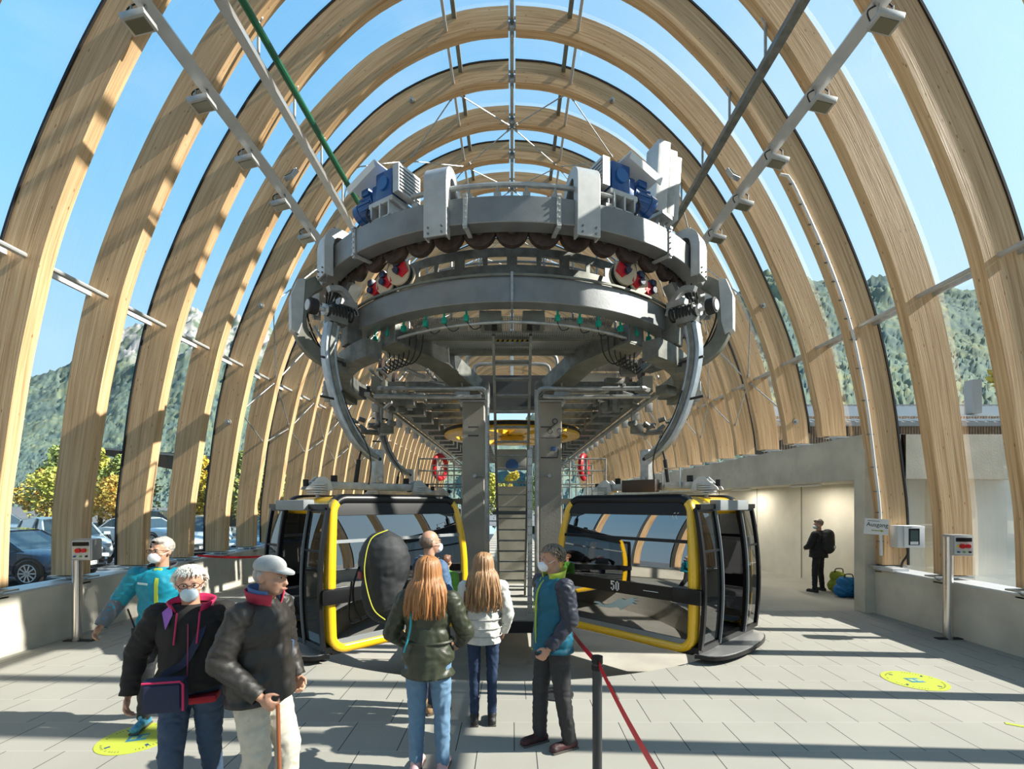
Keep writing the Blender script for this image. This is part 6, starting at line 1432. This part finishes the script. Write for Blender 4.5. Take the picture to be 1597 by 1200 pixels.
MB().rbox(c+V((-.19, -.19, .02)), (.06, .02, .07), .005, (0, 0, -.7)).build('red_badge', mat('dull_red', (.25, .03, .03), .6), t)
mb = MB(); mb.sweep(catmull([c+V((-.22, -.12, .1)), c+V((-.27, -.15, -.1)), c+V((-.26, -.14, -.3)), c+V((-.2, -.1, -.45))], 4), rect(.035, .01), (0, 1, 0)); mb.build('strap', BLKP, t)
mb = MB(); mb.tube(catmull([c+V((-.30, -.1, -.05)), c+V((-.33, -.1, -.3)), c+V((-.31, -.1, -.46)), c+V((-.15, -.1, -.40))], 5), .012, 6); mb.build('waist_belt', BLKP, t)
# 8 seated child in the left cabin
person('person', 'seated passenger with bright green jacket inside the left cabin', (-1.08, 7.95, -.04), 150, 1.62,
       dict(pelvis=(0, 0, .66), chest=(0, 0, .95), neck=(0, 0, 1.16), head=(0, -.01, 1.31), shR=(-.17, 0, 1.1), elR=(-.22, .0, .85), wrR=(-.14, -.2, .76), shL=(.17, 0, 1.1), elL=(.22, 0, .85), wrL=(.14, -.2, .76), hpR=(-.09, -.02, .64), knR=(-.1, -.42, .64), anR=(-.1, -.42, .28), hpL=(.09, -.02, .64), knL=(.1, -.42, .64), anL=(.1, -.42, .28)),
       ('green_jacket', (.10, .32, .04), .6), ('dark_trousers', (.03, .032, .035), .8), ('short', (.16, .07, .04)), skirt=.60, hands=False)
# 9 far man in the alcove
def ex9(t, D, s, hd, Rh):
    b = blob([('e', D['chest']+V((0, .20, -.02)), (.17, .13, .27)), ('c', D['chest']+V((0, .2, .12)), D['chest']+V((0, .2, -.18)), .14, .15)], .014, 4, .006, 12, 2); lk('backpack', b, mat('pack2', (.012, .012, .014), .7), t)
    MB().box(D['chest']+V((-.03, .345, -.16)), (.10, .01, .07)).build('badge', WHITE, t)
person('person', 'man dressed all in black with rucksack standing in the concrete alcove', (7.45, 11.75, 0), 215, 1.74, dict(elR=(-.28, -.08, 1.14), wrR=(-.16, -.22, 1.06), elL=(.28, -.08, 1.14), wrL=(.16, -.22, 1.06), anR=(-.2, 0, .09), anL=(.2, 0, .09), knR=(-.15, -.02, .5), knL=(.15, -.02, .5)),
       ('black_jacket', (.010, .010, .011), .8), ('black_trousers', (.012, .012, .014), .8), ('grey', (.22, .17, .13)), look=(60, 5), build_=1.24, skirt=.84, mask=2, extra=ex9, hands=True)
# bags
BB = cloth('bag_blue', (.0, .13, .34), .6)
for i, (x, y, w_, m_, lb) in enumerate(((7.66, 11.05, .34, BB, 'bright blue bag on the alcove floor beside the man in black'), (7.93, 10.85, .22, cloth('bag_navy', (.005, .08, .22), .6), 'blue and black bag nearest the concrete pillar in the alcove'), (7.88, 11.7, .17, cloth('bag_lime', (.28, .34, .03), .7), 'yellow green bag behind the left blue bag in the alcove'))):
    t = thing('travel_bag', lb, 'bag', (x, y, 0), 'bags on the alcove floor')
    h = .46 if i < 2 else .5
    me = blob([('c', (x-w_*.4, y, .16), (x+w_*.4, y, .16), .15, .15), ('c', (x-w_*.3, y, h-.12), (x+w_*.3, y, h-.14), .12, .12), ('c', (x, y, .16), (x, y, h-.14), .15, .12)], .014, 4, .014, 9, i)
    o = lk('bag_body', me, m_, t); o.matrix_parent_inverse = Matrix.Translation(-V((x, y, 0)))
    MB().tube(catmull([(x-.1, y-.05, h-.06), (x-.08, y-.05, h+.06), (x+.08, y-.05, h+.06), (x+.1, y-.05, h-.06)], 5), .012, 6).build('handle', BLACK, t)
